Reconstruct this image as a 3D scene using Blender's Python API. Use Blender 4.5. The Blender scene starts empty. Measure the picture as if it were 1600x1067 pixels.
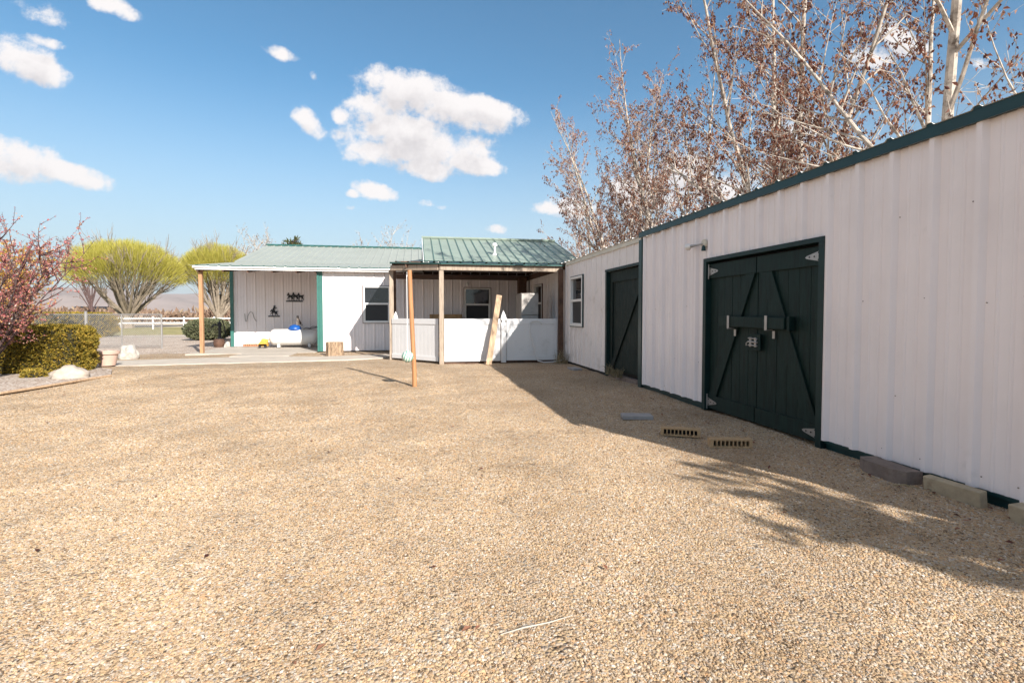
import bpy, bmesh, math, random
import numpy as np
from mathutils import Vector, Matrix, noise as mnoise
R = math.radians
PI = math.pi
scene = bpy.context.scene
COL = scene.collection

# ------------------------------------------------------------------ camera
H = 1.3
cam_data = bpy.data.cameras.new('camera')
cam = bpy.data.objects.new('camera', cam_data)
COL.objects.link(cam)
cam_data.sensor_width = 36.0
cam_data.lens = 18.0
cam_data.shift_y = -14.6 / 1600.0
cam_data.clip_start = 0.05
cam_data.clip_end = 20000
cam.location = (0, 0, H)
cam.rotation_euler = (R(88.0), 0, R(-10.48))
scene.camera = cam

# ------------------------------------------------------------------ light
SUN_AZ = Vector((0.405, -0.914, 0)).normalized()
SUN_EL = R(28.7)
SUN = Vector((SUN_AZ.x * math.cos(SUN_EL), SUN_AZ.y * math.cos(SUN_EL), math.sin(SUN_EL)))
sun_data = bpy.data.lights.new('sun', 'SUN')
sun_data.energy = 4.7
sun_data.angle = R(0.55)
sun_data.color = (1.0, 0.95, 0.885)
sun = bpy.data.objects.new('sun', sun_data)
COL.objects.link(sun)
sun.rotation_euler = (-SUN).to_track_quat('-Z', 'Y').to_euler()
SKY_STRENGTH = 0.080
scene.view_settings.view_transform = 'Standard'
scene.view_settings.look = 'None'
scene.view_settings.gamma = 1.0
scene.view_settings.exposure = 1.05
scene.cycles.max_bounces = 8
scene.cycles.transparent_max_bounces = 8
scene.cycles.use_adaptive_sampling = True


# ------------------------------------------------------------------ node helpers
def nd(nt, typ, **kw):
    n = nt.nodes.new(typ)
    for k, v in kw.items():
        if k.startswith('i_'):
            key = k[2:]
            n.inputs[int(key) if key.isdigit() else key.replace('_', ' ')].default_value = v
        else:
            setattr(n, k, v)
    return n


def math_n(nt, op, a, b=None, c=None, clamp=False):
    n = nt.nodes.new('ShaderNodeMath')
    n.operation = op
    n.use_clamp = clamp
    for i, v in enumerate((a, b, c)):
        if v is None:
            continue
        if hasattr(v, 'links') or isinstance(v, bpy.types.NodeSocket):
            nt.links.new(v, n.inputs[i])
        else:
            n.inputs[i].default_value = v
    return n.outputs[0]


def ramp(nt, fac, stops, interp='LINEAR'):
    n = nt.nodes.new('ShaderNodeValToRGB')
    n.color_ramp.interpolation = interp
    el = n.color_ramp.elements
    while len(el) > 1:
        el.remove(el[-1])
    el[0].position = stops[0][0]
    el[0].color = (*stops[0][1], 1)
    for p, c in stops[1:]:
        e = el.new(p)
        e.color = (*c, 1)
    nt.links.new(fac, n.inputs[0])
    return n.outputs[0]


def mixc(nt, fac, a, b, blend='MIX'):
    n = nt.nodes.new('ShaderNodeMix')
    n.data_type = 'RGBA'
    n.blend_type = blend
    for idx, v in ((0, fac), (6, a), (7, b)):
        if isinstance(v, bpy.types.NodeSocket):
            nt.links.new(v, n.inputs[idx])
        elif idx == 0:
            n.inputs[0].default_value = v
        else:
            n.inputs[idx].default_value = (*v, 1)
    return n.outputs[2]


# ------------------------------------------------------------------ world
def cam_ray(px, py):
    th, pi_ = R(10.48), R(2.0)
    x = (px - 800) / 800.0
    y = (518.9 - py) / 800.0
    f = math.cos(pi_) + y * math.sin(pi_)
    u = -math.sin(pi_) + y * math.cos(pi_)
    return Vector((x * math.cos(th) + f * math.sin(th), -x * math.sin(th) + f * math.cos(th), u))


world = bpy.data.worlds.new('World')
scene.world = world
world.use_nodes = True
wt = world.node_tree
wt.nodes.clear()
w_out = nd(wt, 'ShaderNodeOutputWorld')
w_bg = nd(wt, 'ShaderNodeBackground')
w_bg.inputs['Strength'].default_value = SKY_STRENGTH
sky = nd(wt, 'ShaderNodeTexSky', sky_type='NISHITA', sun_disc=False, sun_elevation=SUN_EL,
         sun_rotation=math.atan2(SUN_AZ.x, SUN_AZ.y), altitude=800.0, air_density=1.0, dust_density=0.5, ozone_density=1.3)
# clouds: soft masses at infinity, laid out in the sky in world directions (x/y, z/y)
CLOUDS = [  # azimuth tangent, elevation tangent, half sizes, tilt
]


def cl(px, py, a, b, tilt=0.0, k=1.0):
    r = cam_ray(px, py)
    CLOUDS.append((r.x / r.y, r.z / r.y, a / 800.0, b / 800.0, tilt, k))


cl(640, 150, 95, 42, -0.08)
cl(700, 165, 110, 34, -0.18)
cl(760, 170, 75, 20, -0.25)
cl(575, 165, 42, 24, 0.3)
cl(640, 205, 80, 34)
cl(660, 225, 110, 36, -0.05)
cl(610, 238, 70, 24)
cl(710, 250, 80, 20, -0.12)
cl(670, 262, 60, 20)
cl(535, 180, 17, 16, 0, .8)
cl(480, 190, 30, 17, -0.8, .9)
cl(590, 300, 36, 15, -0.3, .9)
cl(552, 303, 15, 8, 0, .5)
cl(440, 85, 34, 13, -0.2, .55)
cl(35, 95, 52, 28, -0.35, 1)
cl(15, 250, 75, 30, -0.15, 1)
cl(105, 270, 70, 17, -0.25, 1)
cl(75, 22, 52, 18, -0.25, .7)
cl(165, 8, 48, 16, -0.3, .7)
cl(70, 66, 40, 10, -0.2, .45)
cl(855, 325, 42, 13, 0, .8)
cl(775, 358, 22, 9, 0, .65)
cl(668, 318, 18, 9, 0, .5)
cl(690, 324, 14, 6, 0, .45)
cl(545, 325, 16, 6, 0, .3)
cl(490, 118, 9, 10, 0, .4)
cl(905, 325, 60, 20, 0.0, .9)
cl(1075, 270, 80, 45, 0, 1)
cl(1010, 300, 80, 30, 0, 1)
cl(1140, 290, 60, 30, 0, .9)
cl(1245, 200, 60, 40, 0, .8)
cl(1410, 60, 70, 30, -0.3, .8)
cl(1530, 100, 40, 14, 0, .8)
cl(1360, 90, 50, 30, 0, .6)
tc = nd(wt, 'ShaderNodeTexCoord')
sep = nd(wt, 'ShaderNodeSeparateXYZ')
wt.links.new(tc.outputs['Generated'], sep.inputs[0])
ymax = math_n(wt, 'MAXIMUM', sep.outputs['Y'], 0.02)
cu = math_n(wt, 'DIVIDE', sep.outputs['X'], ymax)
cv = math_n(wt, 'DIVIDE', sep.outputs['Z'], ymax)
comb = nd(wt, 'ShaderNodeCombineXYZ')
wt.links.new(cu, comb.inputs[0])
wt.links.new(cv, comb.inputs[1])


def cloud_density(dv_off, noise_vec):
    nb = nd(wt, 'ShaderNodeTexNoise', i_Scale=11.0, i_Detail=14.0, i_Roughness=0.68)
    wt.links.new(noise_vec, nb.inputs['Vector'])
    field = None
    for (u, v, a, b, t, k) in CLOUDS:
        du = math_n(wt, 'SUBTRACT', cu, u)
        dv = math_n(wt, 'SUBTRACT', cv, v - dv_off)
        ct, st = math.cos(t), math.sin(t)
        ru = math_n(wt, 'MULTIPLY_ADD', du, ct / a, math_n(wt, 'MULTIPLY', dv, st / a))
        rv = math_n(wt, 'MULTIPLY_ADD', dv, ct / b, math_n(wt, 'MULTIPLY', du, -st / b))
        q = math_n(wt, 'ADD', math_n(wt, 'MULTIPLY', ru, ru), math_n(wt, 'MULTIPLY', rv, rv))
        m = math_n(wt, 'MULTIPLY_ADD', q, -0.55, 0.62 * k)
        field = m if field is None else math_n(wt, 'SMOOTH_MAX', field, m, 0.15)
    return math_n(wt, 'ADD', field, math_n(wt, 'MULTIPLY_ADD', nb.outputs[0], 2.5, -1.28))


dens = cloud_density(0.0, comb.outputs[0])
mr = nd(wt, 'ShaderNodeMapRange', interpolation_type='SMOOTHSTEP')
wt.links.new(dens, mr.inputs[0])
mr.inputs[1].default_value = -0.06
mr.inputs[2].default_value = 0.44
mr.inputs[4].default_value = 0.97
comb2 = nd(wt, 'ShaderNodeCombineXYZ')
wt.links.new(math_n(wt, 'ADD', cu, 0.012), comb2.inputs[0])
wt.links.new(math_n(wt, 'ADD', cv, 0.030), comb2.inputs[1])
dens_up = cloud_density(0.030, comb2.outputs[0])
shade_f = nd(wt, 'ShaderNodeMapRange', interpolation_type='SMOOTHSTEP')
wt.links.new(dens_up, shade_f.inputs[0])
shade_f.inputs[1].default_value = 0.0
shade_f.inputs[2].default_value = 1.0
front = math_n(wt, 'GREATER_THAN', sep.outputs['Y'], 0.05)
cfac = math_n(wt, 'MULTIPLY', mr.outputs[0], front)
c_cloud = mixc(wt, shade_f.outputs[0], (6.3, 6.0, 5.9), (4.5, 4.25, 4.3))
skyc = mixc(wt, 1.0, sky.outputs[0], (0.57, 0.93, 1.0), 'MULTIPLY')
# pale moist air low over the horizon
hz = nd(wt, 'ShaderNodeMapRange', interpolation_type='SMOOTHSTEP')
wt.links.new(sep.outputs['Z'], hz.inputs[0])
hz.inputs[1].default_value = 0.42
hz.inputs[2].default_value = -0.02
hz.inputs[4].default_value = 0.92
skyc = mixc(wt, hz.outputs[0], skyc, (4.0, 4.35, 4.5))
# unseen clouds added west and overhead to raise and warm the ambient light
n_all = nd(wt, 'ShaderNodeTexNoise', i_Scale=2.6, i_Detail=8.0, i_Roughness=0.6)
wt.links.new(tc.outputs['Generated'], n_all.inputs['Vector'])
mr2 = nd(wt, 'ShaderNodeMapRange', interpolation_type='SMOOTHSTEP')
wt.links.new(n_all.outputs[0], mr2.inputs[0])
mr2.inputs[1].default_value = 0.42
mr2.inputs[2].default_value = 0.52
m_back = math_n(wt, 'MULTIPLY_ADD', sep.outputs['X'], -6.0, -4.2, clamp=True)
m_top = math_n(wt, 'MULTIPLY_ADD', sep.outputs['Z'], 9.0, -6.0, clamp=True)
m_off = math_n(wt, 'MAXIMUM', m_back, m_top)
c2fac = math_n(wt, 'MULTIPLY', mr2.outputs[0], m_off)
skyc = mixc(wt, c2fac, skyc, (5.5, 5.0, 4.75))
w_mix = mixc(wt, cfac, skyc, c_cloud)
wt.links.new(w_mix, w_bg.inputs['Color'])
wt.links.new(w_bg.outputs[0], w_out.inputs[0])

# ------------------------------------------------------------------ object helpers


def tag(o, label=None, cat=None, group=None, kind=None):
    if label:
        o['label'] = label
    if cat:
        o['category'] = cat
    if group:
        o['group'] = group
    if kind:
        o['kind'] = kind
    return o


def thing(name, label, cat, loc=(0, 0, 0), rz=0.0, group=None):
    o = bpy.data.objects.new(name, None)
    o.empty_display_size = 0.2
    COL.objects.link(o)
    o.location = loc
    o.rotation_euler = (0, 0, rz)
    return tag(o, label, cat, group)


class MB:
    def __init__(self):
        self.v, self.f, self.m = [], [], []

    def quad(self, a, b, c, d, m=0):
        n = len(self.v)
        self.v += [tuple(a), tuple(b), tuple(c), tuple(d)]
        self.f.append((n, n + 1, n + 2, n + 3))
        self.m.append(m)

    def poly(self, pts, m=0):
        n = len(self.v)
        self.v += [tuple(p) for p in pts]
        self.f.append(tuple(range(n, n + len(pts))))
        self.m.append(m)

    def box(self, x0, y0, z0, x1, y1, z1, m=0):
        self.obox(Vector(((x0 + x1) / 2, (y0 + y1) / 2, (z0 + z1) / 2)), (abs(x1 - x0), abs(y1 - y0), abs(z1 - z0)), None, m)

    def obox(self, c, size, rot=None, m=0):
        n = len(self.v)
        hx, hy, hz = size[0] / 2, size[1] / 2, size[2] / 2
        for x, y, z in ((-1, -1, -1), (1, -1, -1), (1, 1, -1), (-1, 1, -1), (-1, -1, 1), (1, -1, 1), (1, 1, 1), (-1, 1, 1)):
            p = Vector((x * hx, y * hy, z * hz))
            if rot is not None:
                p = rot @ p
            self.v.append(tuple(p + Vector(c)))
        for f in ((3, 2, 1, 0), (4, 5, 6, 7), (0, 1, 5, 4), (1, 2, 6, 5), (2, 3, 7, 6), (3, 0, 4, 7)):
            self.f.append(tuple(n + i for i in f))
            self.m.append(m)

    def bar(self, a, b, w, t, up=(0, 0, 1), m=0):
        a, b = Vector(a), Vector(b)
        d = b - a
        y = d.normalized()
        x = y.cross(Vector(up))
        if x.length < 1e-4:
            x = y.cross(Vector((1, 0, 0)))
        x.normalize()
        z = x.cross(y)
        rot = Matrix((x, y, z)).transposed()
        self.obox((a + b) / 2, (w, d.length, t), rot, m)

    def tube(self, pts, rads, n=6, m=0, cap=True):
        pts = [Vector(p) for p in pts]
        if not hasattr(rads, '__len__'):
            rads = [rads] * len(pts)
        base = len(self.v)
        px = None
        k = len(pts)
        for i, p in enumerate(pts):
            d = (pts[min(i + 1, k - 1)] - pts[max(i - 1, 0)])
            d = d.normalized() if d.length > 1e-9 else Vector((0, 0, 1))
            if px is None:
                px = d.cross(Vector((0.31, 0.17, 0.93)))
                if px.length < 0.05:
                    px = d.cross(Vector((1, 0, 0)))
            px = px - d * px.dot(d)
            px.normalize()
            py = d.cross(px)
            for j in range(n):
                a = 2 * PI * j / n
                self.v.append(tuple(p + (px * math.cos(a) + py * math.sin(a)) * rads[i]))
        for i in range(k - 1):
            for j in range(n):
                a = base + i * n + j
                b = base + i * n + (j + 1) % n
                self.f.append((a, b, b + n, a + n))
                self.m.append(m)
        if cap:
            self.f.append(tuple(base + j for j in range(n - 1, -1, -1)))
            self.f.append(tuple(base + (k - 1) * n + j for j in range(n)))
            self.m += [m, m]

    def lathe(self, prof, c=(0, 0, 0), n=24, m=0, axis='Z'):
        base = len(self.v)
        c = Vector(c)
        for r, z in prof:
            for j in range(n):
                a = 2 * PI * j / n
                if axis == 'Z':
                    p = Vector((r * math.cos(a), r * math.sin(a), z))
                elif axis == 'X':
                    p = Vector((z, r * math.cos(a), r * math.sin(a)))
                else:
                    p = Vector((r * math.sin(a), z, r * math.cos(a)))
                self.v.append(tuple(c + p))
        for i in range(len(prof) - 1):
            for j in range(n):
                a = base + i * n + j
                b = base + i * n + (j + 1) % n
                self.f.append((a, b, b + n, a + n))
                self.m.append(m)
        self.f.append(tuple(base + j for j in range(n - 1, -1, -1)))
        self.f.append(tuple(base + (len(prof) - 1) * n + j for j in range(n)))
        self.m += [m, m]

    def build(self, name, mat, parent=None, smooth=False, bevel=0.0):
        me = bpy.data.meshes.new(name)
        me.from_pydata(self.v, [], self.f)
        mats = mat if isinstance(mat, (list, tuple)) else [mat]
        for mm in mats:
            me.materials.append(mm)
        if len(mats) > 1:
            me.polygons.foreach_set('material_index', self.m)
        if smooth:
            me.polygons.foreach_set('use_smooth', [True] * len(self.f))
        me.update()
        o = bpy.data.objects.new(name, me)
        COL.objects.link(o)
        if parent is not None:
            o.parent = parent
            o.matrix_parent_inverse = Matrix.Identity(4)
        if bevel > 0:
            b = o.modifiers.new('bevel', 'BEVEL')
            b.width = bevel
            b.segments = 2
            b.limit_method = 'ANGLE'
        return o


def world_child(o, root):
    """geometry given in world coordinates, root at root.location without rotation"""
    me = o.data
    L = Vector(root.location)
    me.transform(Matrix.Translation(-L))
    return o


class WMB(MB):
    """builder whose coordinates are world coordinates, made local to an unrotated parent"""

    def build(self, name, mat, parent=None, smooth=False, bevel=0.0):
        o = MB.build(self, name, mat, parent, smooth, bevel)
        p = parent
        L = Vector((0, 0, 0))
        while p is not None:
            L += Vector(p.location)
            p = p.parent
        if L.length > 0:
            o.data.transform(Matrix.Translation(-L))
        return o


def copy_tree(o, parent=None):
    c = o.copy()
    COL.objects.link(c)
    if parent is not None:
        c.parent = parent
    for ch in list(o.children):
        copy_tree(ch, c)
    return c


# ------------------------------------------------------------------ materials
def pmat(name, col, rough=0.6, metallic=0.0, var=0.12, scale=3.0, bump=0.0, bscale=60.0, spec=0.5, dirt=None, stretch=(1, 1, 1), detail=5.0):
    m = bpy.data.materials.new(name)
    m.use_nodes = True
    nt = m.node_tree
    b = nt.nodes['Principled BSDF']
    b.inputs['Roughness'].default_value = rough
    b.inputs['Metallic'].default_value = metallic
    b.inputs['Specular IOR Level'].default_value = spec
    t = nd(nt, 'ShaderNodeTexCoord')
    mp = nd(nt, 'ShaderNodeMapping')
    mp.inputs['Scale'].default_value = stretch
    nt.links.new(t.outputs['Object'], mp.inputs[0])
    nz_ = nd(nt, 'ShaderNodeTexNoise', i_Scale=scale, i_Detail=detail, i_Roughness=0.6)
    nt.links.new(mp.outputs[0], nz_.inputs['Vector'])
    lo = tuple(max(0.0, c * (1 - var * 1.6)) for c in col)
    hi = tuple(min(1.0, c * (1 + var)) for c in col)
    c = ramp(nt, nz_.outputs[0], [(0.3, lo), (0.5, col), (0.72, hi)])
    if dirt:
        dcol, lo_t, hi_t, sc = dirt
        n2 = nd(nt, 'ShaderNodeTexNoise', i_Scale=sc, i_Detail=8.0, i_Roughness=0.65)
        nt.links.new(mp.outputs[0], n2.inputs['Vector'])
        f = nd(nt, 'ShaderNodeMapRange')
        nt.links.new(n2.outputs[0], f.inputs[0])
        f.inputs[1].default_value = lo_t
        f.inputs[2].default_value = hi_t
        c = mixc(nt, f.outputs[0], c, dcol)
    nt.links.new(c, b.inputs['Base Color'])
    if bump > 0:
        n3 = nd(nt, 'ShaderNodeTexNoise', i_Scale=bscale, i_Detail=4.0)
        nt.links.new(mp.outputs[0], n3.inputs['Vector'])
        bm = nd(nt, 'ShaderNodeBump', i_Strength=bump, i_Distance=0.01)
        nt.links.new(n3.outputs[0], bm.inputs['Height'])
        nt.links.new(bm.outputs[0], b.inputs['Normal'])
    return m


def leafmat(name, stops, rough=0.6, transl=0.25):
    m = bpy.data.materials.new(name)
    m.use_nodes = True
    nt = m.node_tree
    b = nt.nodes['Principled BSDF']
    b.inputs['Roughness'].default_value = rough
    b.inputs['Specular IOR Level'].default_value = 0.25
    g = nd(nt, 'ShaderNodeNewGeometry')
    c = ramp(nt, g.outputs['Random Per Island'], stops)
    nt.links.new(c, b.inputs['Base Color'])
    if transl > 0:
        tr = nd(nt, 'ShaderNodeBsdfTranslucent')
        nt.links.new(c, tr.inputs['Color'])
        mx = nd(nt, 'ShaderNodeMixShader')
        mx.inputs[0].default_value = transl
        out = nt.nodes['Material Output']
        nt.links.new(b.outputs[0], mx.inputs[1])
        nt.links.new(tr.outputs[0], mx.inputs[2])
        nt.links.new(mx.outputs[0], out.inputs[0])
    return m


M = {}
M['siding'] = pmat('white_siding', (0.84, 0.775, 0.765), 0.42, var=0.035, scale=1.2, dirt=((0.55, 0.51, 0.48), 0.64, 0.95, 2.2), bump=0.03, bscale=9)
M['siding2'] = pmat('white_siding_weathered', (0.77, 0.715, 0.69), 0.45, var=0.05, scale=1.6, dirt=((0.47, 0.43, 0.39), 0.55, 0.85, 2.6), bump=0.04, bscale=9)
M['cream'] = pmat('cream_trim', (0.62, 0.57, 0.47), 0.5, var=0.06, dirt=((0.3, 0.25, 0.2), 0.6, 0.8, 6))
M['white'] = pmat('white_paint', (0.78, 0.765, 0.74), 0.4, var=0.03, dirt=((0.55, 0.52, 0.48), 0.62, 0.85, 5))
M['vinyl'] = pmat('white_vinyl', (0.68, 0.665, 0.655), 0.35, var=0.025, scale=2, dirt=((0.52, 0.5, 0.47), 0.58, 0.85, 3))
M['green_trim'] = pmat('green_trim', (0.004, 0.034, 0.036), 0.42, var=0.15)
M['green_frame'] = pmat('green_frame', (0.0035, 0.022, 0.021), 0.5, spec=0.35, var=0.2, scale=6)
M['green_trim_pale'] = pmat('green_corner', (0.04, 0.145, 0.12), 0.4, var=0.1)
M['green_door'] = pmat('green_door', (0.0030, 0.0165, 0.0135), 0.62, spec=0.28, var=0.35, scale=5, stretch=(6, 6, 0.7), bump=0.25, bscale=30, dirt=((0.014, 0.034, 0.028), 0.55, 0.8, 8))
M['green_old'] = pmat('green_old_door', (0.0050, 0.0155, 0.013), 0.7, spec=0.28, var=0.4, scale=6, stretch=(6, 6, 0.7), bump=0.3, bscale=30, dirt=((0.05, 0.047, 0.035), 0.52, 0.75, 7))
M['roof'] = pmat('green_roof', (0.235, 0.285, 0.235), 0.42, var=0.07, scale=1.0, dirt=((0.27, 0.305, 0.265), 0.5, 0.8, 3))
M['roof_faded'] = pmat('faded_green_roof', (0.31, 0.325, 0.285), 0.45, var=0.05, scale=1.0, dirt=((0.27, 0.3, 0.26), 0.5, 0.8, 3))
M['roof_edge'] = pmat('green_roof_edge', (0.02, 0.085, 0.075), 0.4, var=0.15)
M['galv'] = pmat('galvanised', (0.37, 0.355, 0.34), 0.42, metallic=0.6, var=0.1, scale=8)
M['roof_white'] = pmat('roof_sheet_white', (0.62, 0.60, 0.58), 0.4, var=0.08, dirt=((0.35, 0.3, 0.26), 0.55, 0.8, 6))
M['grey_wood'] = pmat('grey_wood', (0.34, 0.265, 0.20), 0.75, var=0.25, scale=6, stretch=(5, 5, 0.5), bump=0.3, bscale=40, dirt=((0.14, 0.09, 0.055), 0.58, 0.75, 4))
M['orange_wood'] = pmat('orange_wood', (0.40, 0.185, 0.075), 0.6, var=0.18, scale=5, stretch=(5, 5, 0.5), bump=0.15, bscale=40)
M['post_wood'] = pmat('brown_wood', (0.40, 0.215, 0.105), 0.7, var=0.2, scale=5, stretch=(5, 5, 0.5), bump=0.2, bscale=40, dirt=((0.2, 0.1, 0.06), 0.52, 0.7, 3))
M['dark_wood'] = pmat('dark_wood', (0.10, 0.05, 0.03), 0.8, var=0.35, scale=5, bump=0.2, bscale=30)
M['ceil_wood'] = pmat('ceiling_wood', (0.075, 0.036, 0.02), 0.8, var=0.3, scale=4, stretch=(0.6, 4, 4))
M['plank'] = pmat('raw_plank', (0.46, 0.31, 0.19), 0.7, var=0.22, scale=4, stretch=(5, 5, 0.7), bump=0.15, bscale=40, dirt=((0.25, 0.14, 0.07), 0.55, 0.75, 5))
M['glass'] = pmat('window_glass', (0.016, 0.017, 0.02), 0.04, var=0.3, scale=1.5, spec=0.7)
M['screen'] = pmat('window_screen', (0.02, 0.02, 0.022), 0.55, var=0.2, scale=80)
M['black'] = pmat('black_metal', (0.012, 0.012, 0.013), 0.5, var=0.2)
M['dark'] = pmat('dark_gap', (0.02, 0.018, 0.016), 0.9, var=0.3)
M['concrete'] = pmat('concrete', (0.45, 0.395, 0.33), 0.85, var=0.1, scale=2.5, bump=0.15, bscale=60, dirt=((0.3, 0.26, 0.21), 0.55, 0.8, 2))
M['greyblock'] = pmat('grey_block', (0.30, 0.285, 0.28), 0.9, var=0.12, scale=8, bump=0.35, bscale=90)
M['darkblock'] = pmat('brown_block', (0.20, 0.155, 0.13), 0.9, var=0.2, scale=6, bump=0.35, bscale=70, dirt=((0.1, 0.07, 0.055), 0.5, 0.75, 10))
M['tanblock'] = pmat('tan_block', (0.40, 0.325, 0.22), 0.9, var=0.15, scale=8, bump=0.35, bscale=80, dirt=((0.2, 0.14, 0.09), 0.55, 0.8, 12))
M['brick'] = pmat('tan_brick', (0.41, 0.275, 0.15), 0.85, var=0.15, scale=10, bump=0.3, bscale=90, dirt=((0.24, 0.14, 0.07), 0.55, 0.75, 14))
M['redbrick'] = pmat('orange_brick', (0.46, 0.22, 0.12), 0.85, var=0.15, scale=10, bump=0.2)
M['rock'] = pmat('white_rock', (0.46, 0.42, 0.37), 0.9, var=0.2, scale=5, bump=0.6, bscale=14, dirt=((0.26, 0.22, 0.19), 0.56, 0.72, 7))
M['pinkrock'] = pmat('pale_boulder', (0.42, 0.355, 0.29), 0.9, var=0.12, scale=4, bump=0.6, bscale=10, dirt=((0.33, 0.27, 0.22), 0.56, 0.75, 5))
M['pot'] = pmat('clay_pot', (0.52, 0.36, 0.285), 0.7, var=0.06, scale=4, dirt=((0.4, 0.27, 0.2), 0.6, 0.8, 8))
M['soil'] = pmat('potting_soil', (0.06, 0.045, 0.03), 0.95, var=0.3, scale=20, bump=0.6, bscale=50)
M['tank'] = pmat('tank_paint', (0.68, 0.66, 0.63), 0.35, var=0.03, dirt=((0.5, 0.45, 0.4), 0.6, 0.85, 5))
M['blue'] = pmat('blue_plastic', (0.008, 0.075, 0.30), 0.4, var=0.12)
M['yellow'] = pmat('yellow_plastic', (0.62, 0.33, 0.05), 0.55, var=0.2, scale=12)
M['fridge'] = pmat('faded_enamel', (0.43, 0.39, 0.355), 0.45, var=0.06, dirt=((0.3, 0.25, 0.21), 0.5, 0.75, 3.5))
M['bark'] = pmat('stump_bark', (0.34, 0.235, 0.15), 0.9, var=0.35, scale=9, stretch=(4, 4, 0.6), bump=0.9, bscale=22, dirt=((0.12, 0.07, 0.045), 0.52, 0.62, 11))
M['endgrain'] = pmat('stump_top', (0.36, 0.255, 0.165), 0.85, var=0.2, scale=9)
M['poplar_bark'] = pmat('poplar_bark', (0.44, 0.375, 0.31), 0.8, var=0.35, scale=9, bump=0.4, bscale=25, dirt=((0.13, 0.095, 0.07), 0.5, 0.66, 6))
M['willow_bark'] = pmat('willow_bark', (0.23, 0.185, 0.14), 0.85, var=0.3, scale=4)
M['dark_bark'] = pmat('dark_bark', (0.085, 0.05, 0.045), 0.85, var=0.35, scale=8)
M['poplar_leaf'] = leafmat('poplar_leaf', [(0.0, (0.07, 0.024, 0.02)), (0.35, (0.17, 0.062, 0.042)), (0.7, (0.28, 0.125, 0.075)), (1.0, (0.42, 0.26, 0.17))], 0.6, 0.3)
M['poplar_leaf_lit'] = leafmat('poplar_leaf_lit', [(0.0, (0.14, 0.05, 0.04)), (0.35, (0.26, 0.11, 0.08)), (0.7, (0.38, 0.20, 0.13)), (1.0, (0.50, 0.35, 0.26))], 0.6, 0.3)  # lighter copy for the far trees, their sunlit look put into the colour
M['willow_leaf'] = leafmat('willow_leaf', [(0.0, (0.28, 0.27, 0.05)), (0.5, (0.46, 0.41, 0.075)), (1.0, (0.55, 0.48, 0.13))], 0.7, 0.3)
M['plum_leaf'] = leafmat('plum_leaf', [(0.0, (0.26, 0.055, 0.065)), (0.4, (0.48, 0.15, 0.15)), (0.7, (0.58, 0.27, 0.22)), (0.85, (0.55, 0.29, 0.11)), (1.0, (0.64, 0.48, 0.38))], 0.6, 0.3)
M['gold_leaf'] = leafmat('gold_leaf', [(0.0, (0.40, 0.20, 0.05)), (0.6, (0.52, 0.30, 0.07)), (1.0, (0.56, 0.40, 0.09))], 0.6, 0.3)
M['hedge_leaf'] = leafmat('hedge_leaf', [(0.0, (0.08, 0.07, 0.012)), (0.4, (0.22, 0.17, 0.025)), (0.75, (0.36, 0.25, 0.035)), (1.0, (0.46, 0.29, 0.05))], 0.65, 0.15)
M['hedge_core'] = pmat('hedge_core', (0.022, 0.02, 0.009), 0.95, var=0.3)
M['juniper_leaf'] = leafmat('juniper_leaf', [(0.0, (0.07, 0.085, 0.045)), (0.5, (0.13, 0.145, 0.075)), (1.0, (0.21, 0.2, 0.11))], 0.7, 0.15)
M['pine_leaf'] = leafmat('pine_leaf', [(0.0, (0.035, 0.045, 0.015)), (0.6, (0.085, 0.09, 0.03)), (1.0, (0.14, 0.13, 0.05))], 0.7, 0.15)
M['brush'] = leafmat('dry_brush', [(0.0, (0.16, 0.10, 0.07)), (0.6, (0.26, 0.17, 0.12)), (1.0, (0.33, 0.25, 0.17))], 0.8, 0.15)
M['weed'] = leafmat('dry_weed', [(0.0, (0.22, 0.17, 0.09)), (1.0, (0.42, 0.35, 0.22))], 0.8, 0.2)
M['grassblade'] = leafmat('lawn_blade', [(0.0, (0.11, 0.12, 0.03)), (1.0, (0.25, 0.22, 0.07))], 0.8, 0.2)

STONES = [(0.0, (0.12, 0.08, 0.05)), (0.10, (0.27, 0.185, 0.115)), (0.26, (0.40, 0.285, 0.17)), (0.42, (0.47, 0.33, 0.185)),
          (0.56, (0.39, 0.31, 0.235)), (0.68, (0.48, 0.365, 0.24)), (0.78, (0.45, 0.26, 0.13)), (0.86, (0.37, 0.335, 0.29)), (0.94, (0.49, 0.41, 0.32)), (1.0, (0.58, 0.52, 0.45))]


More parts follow.
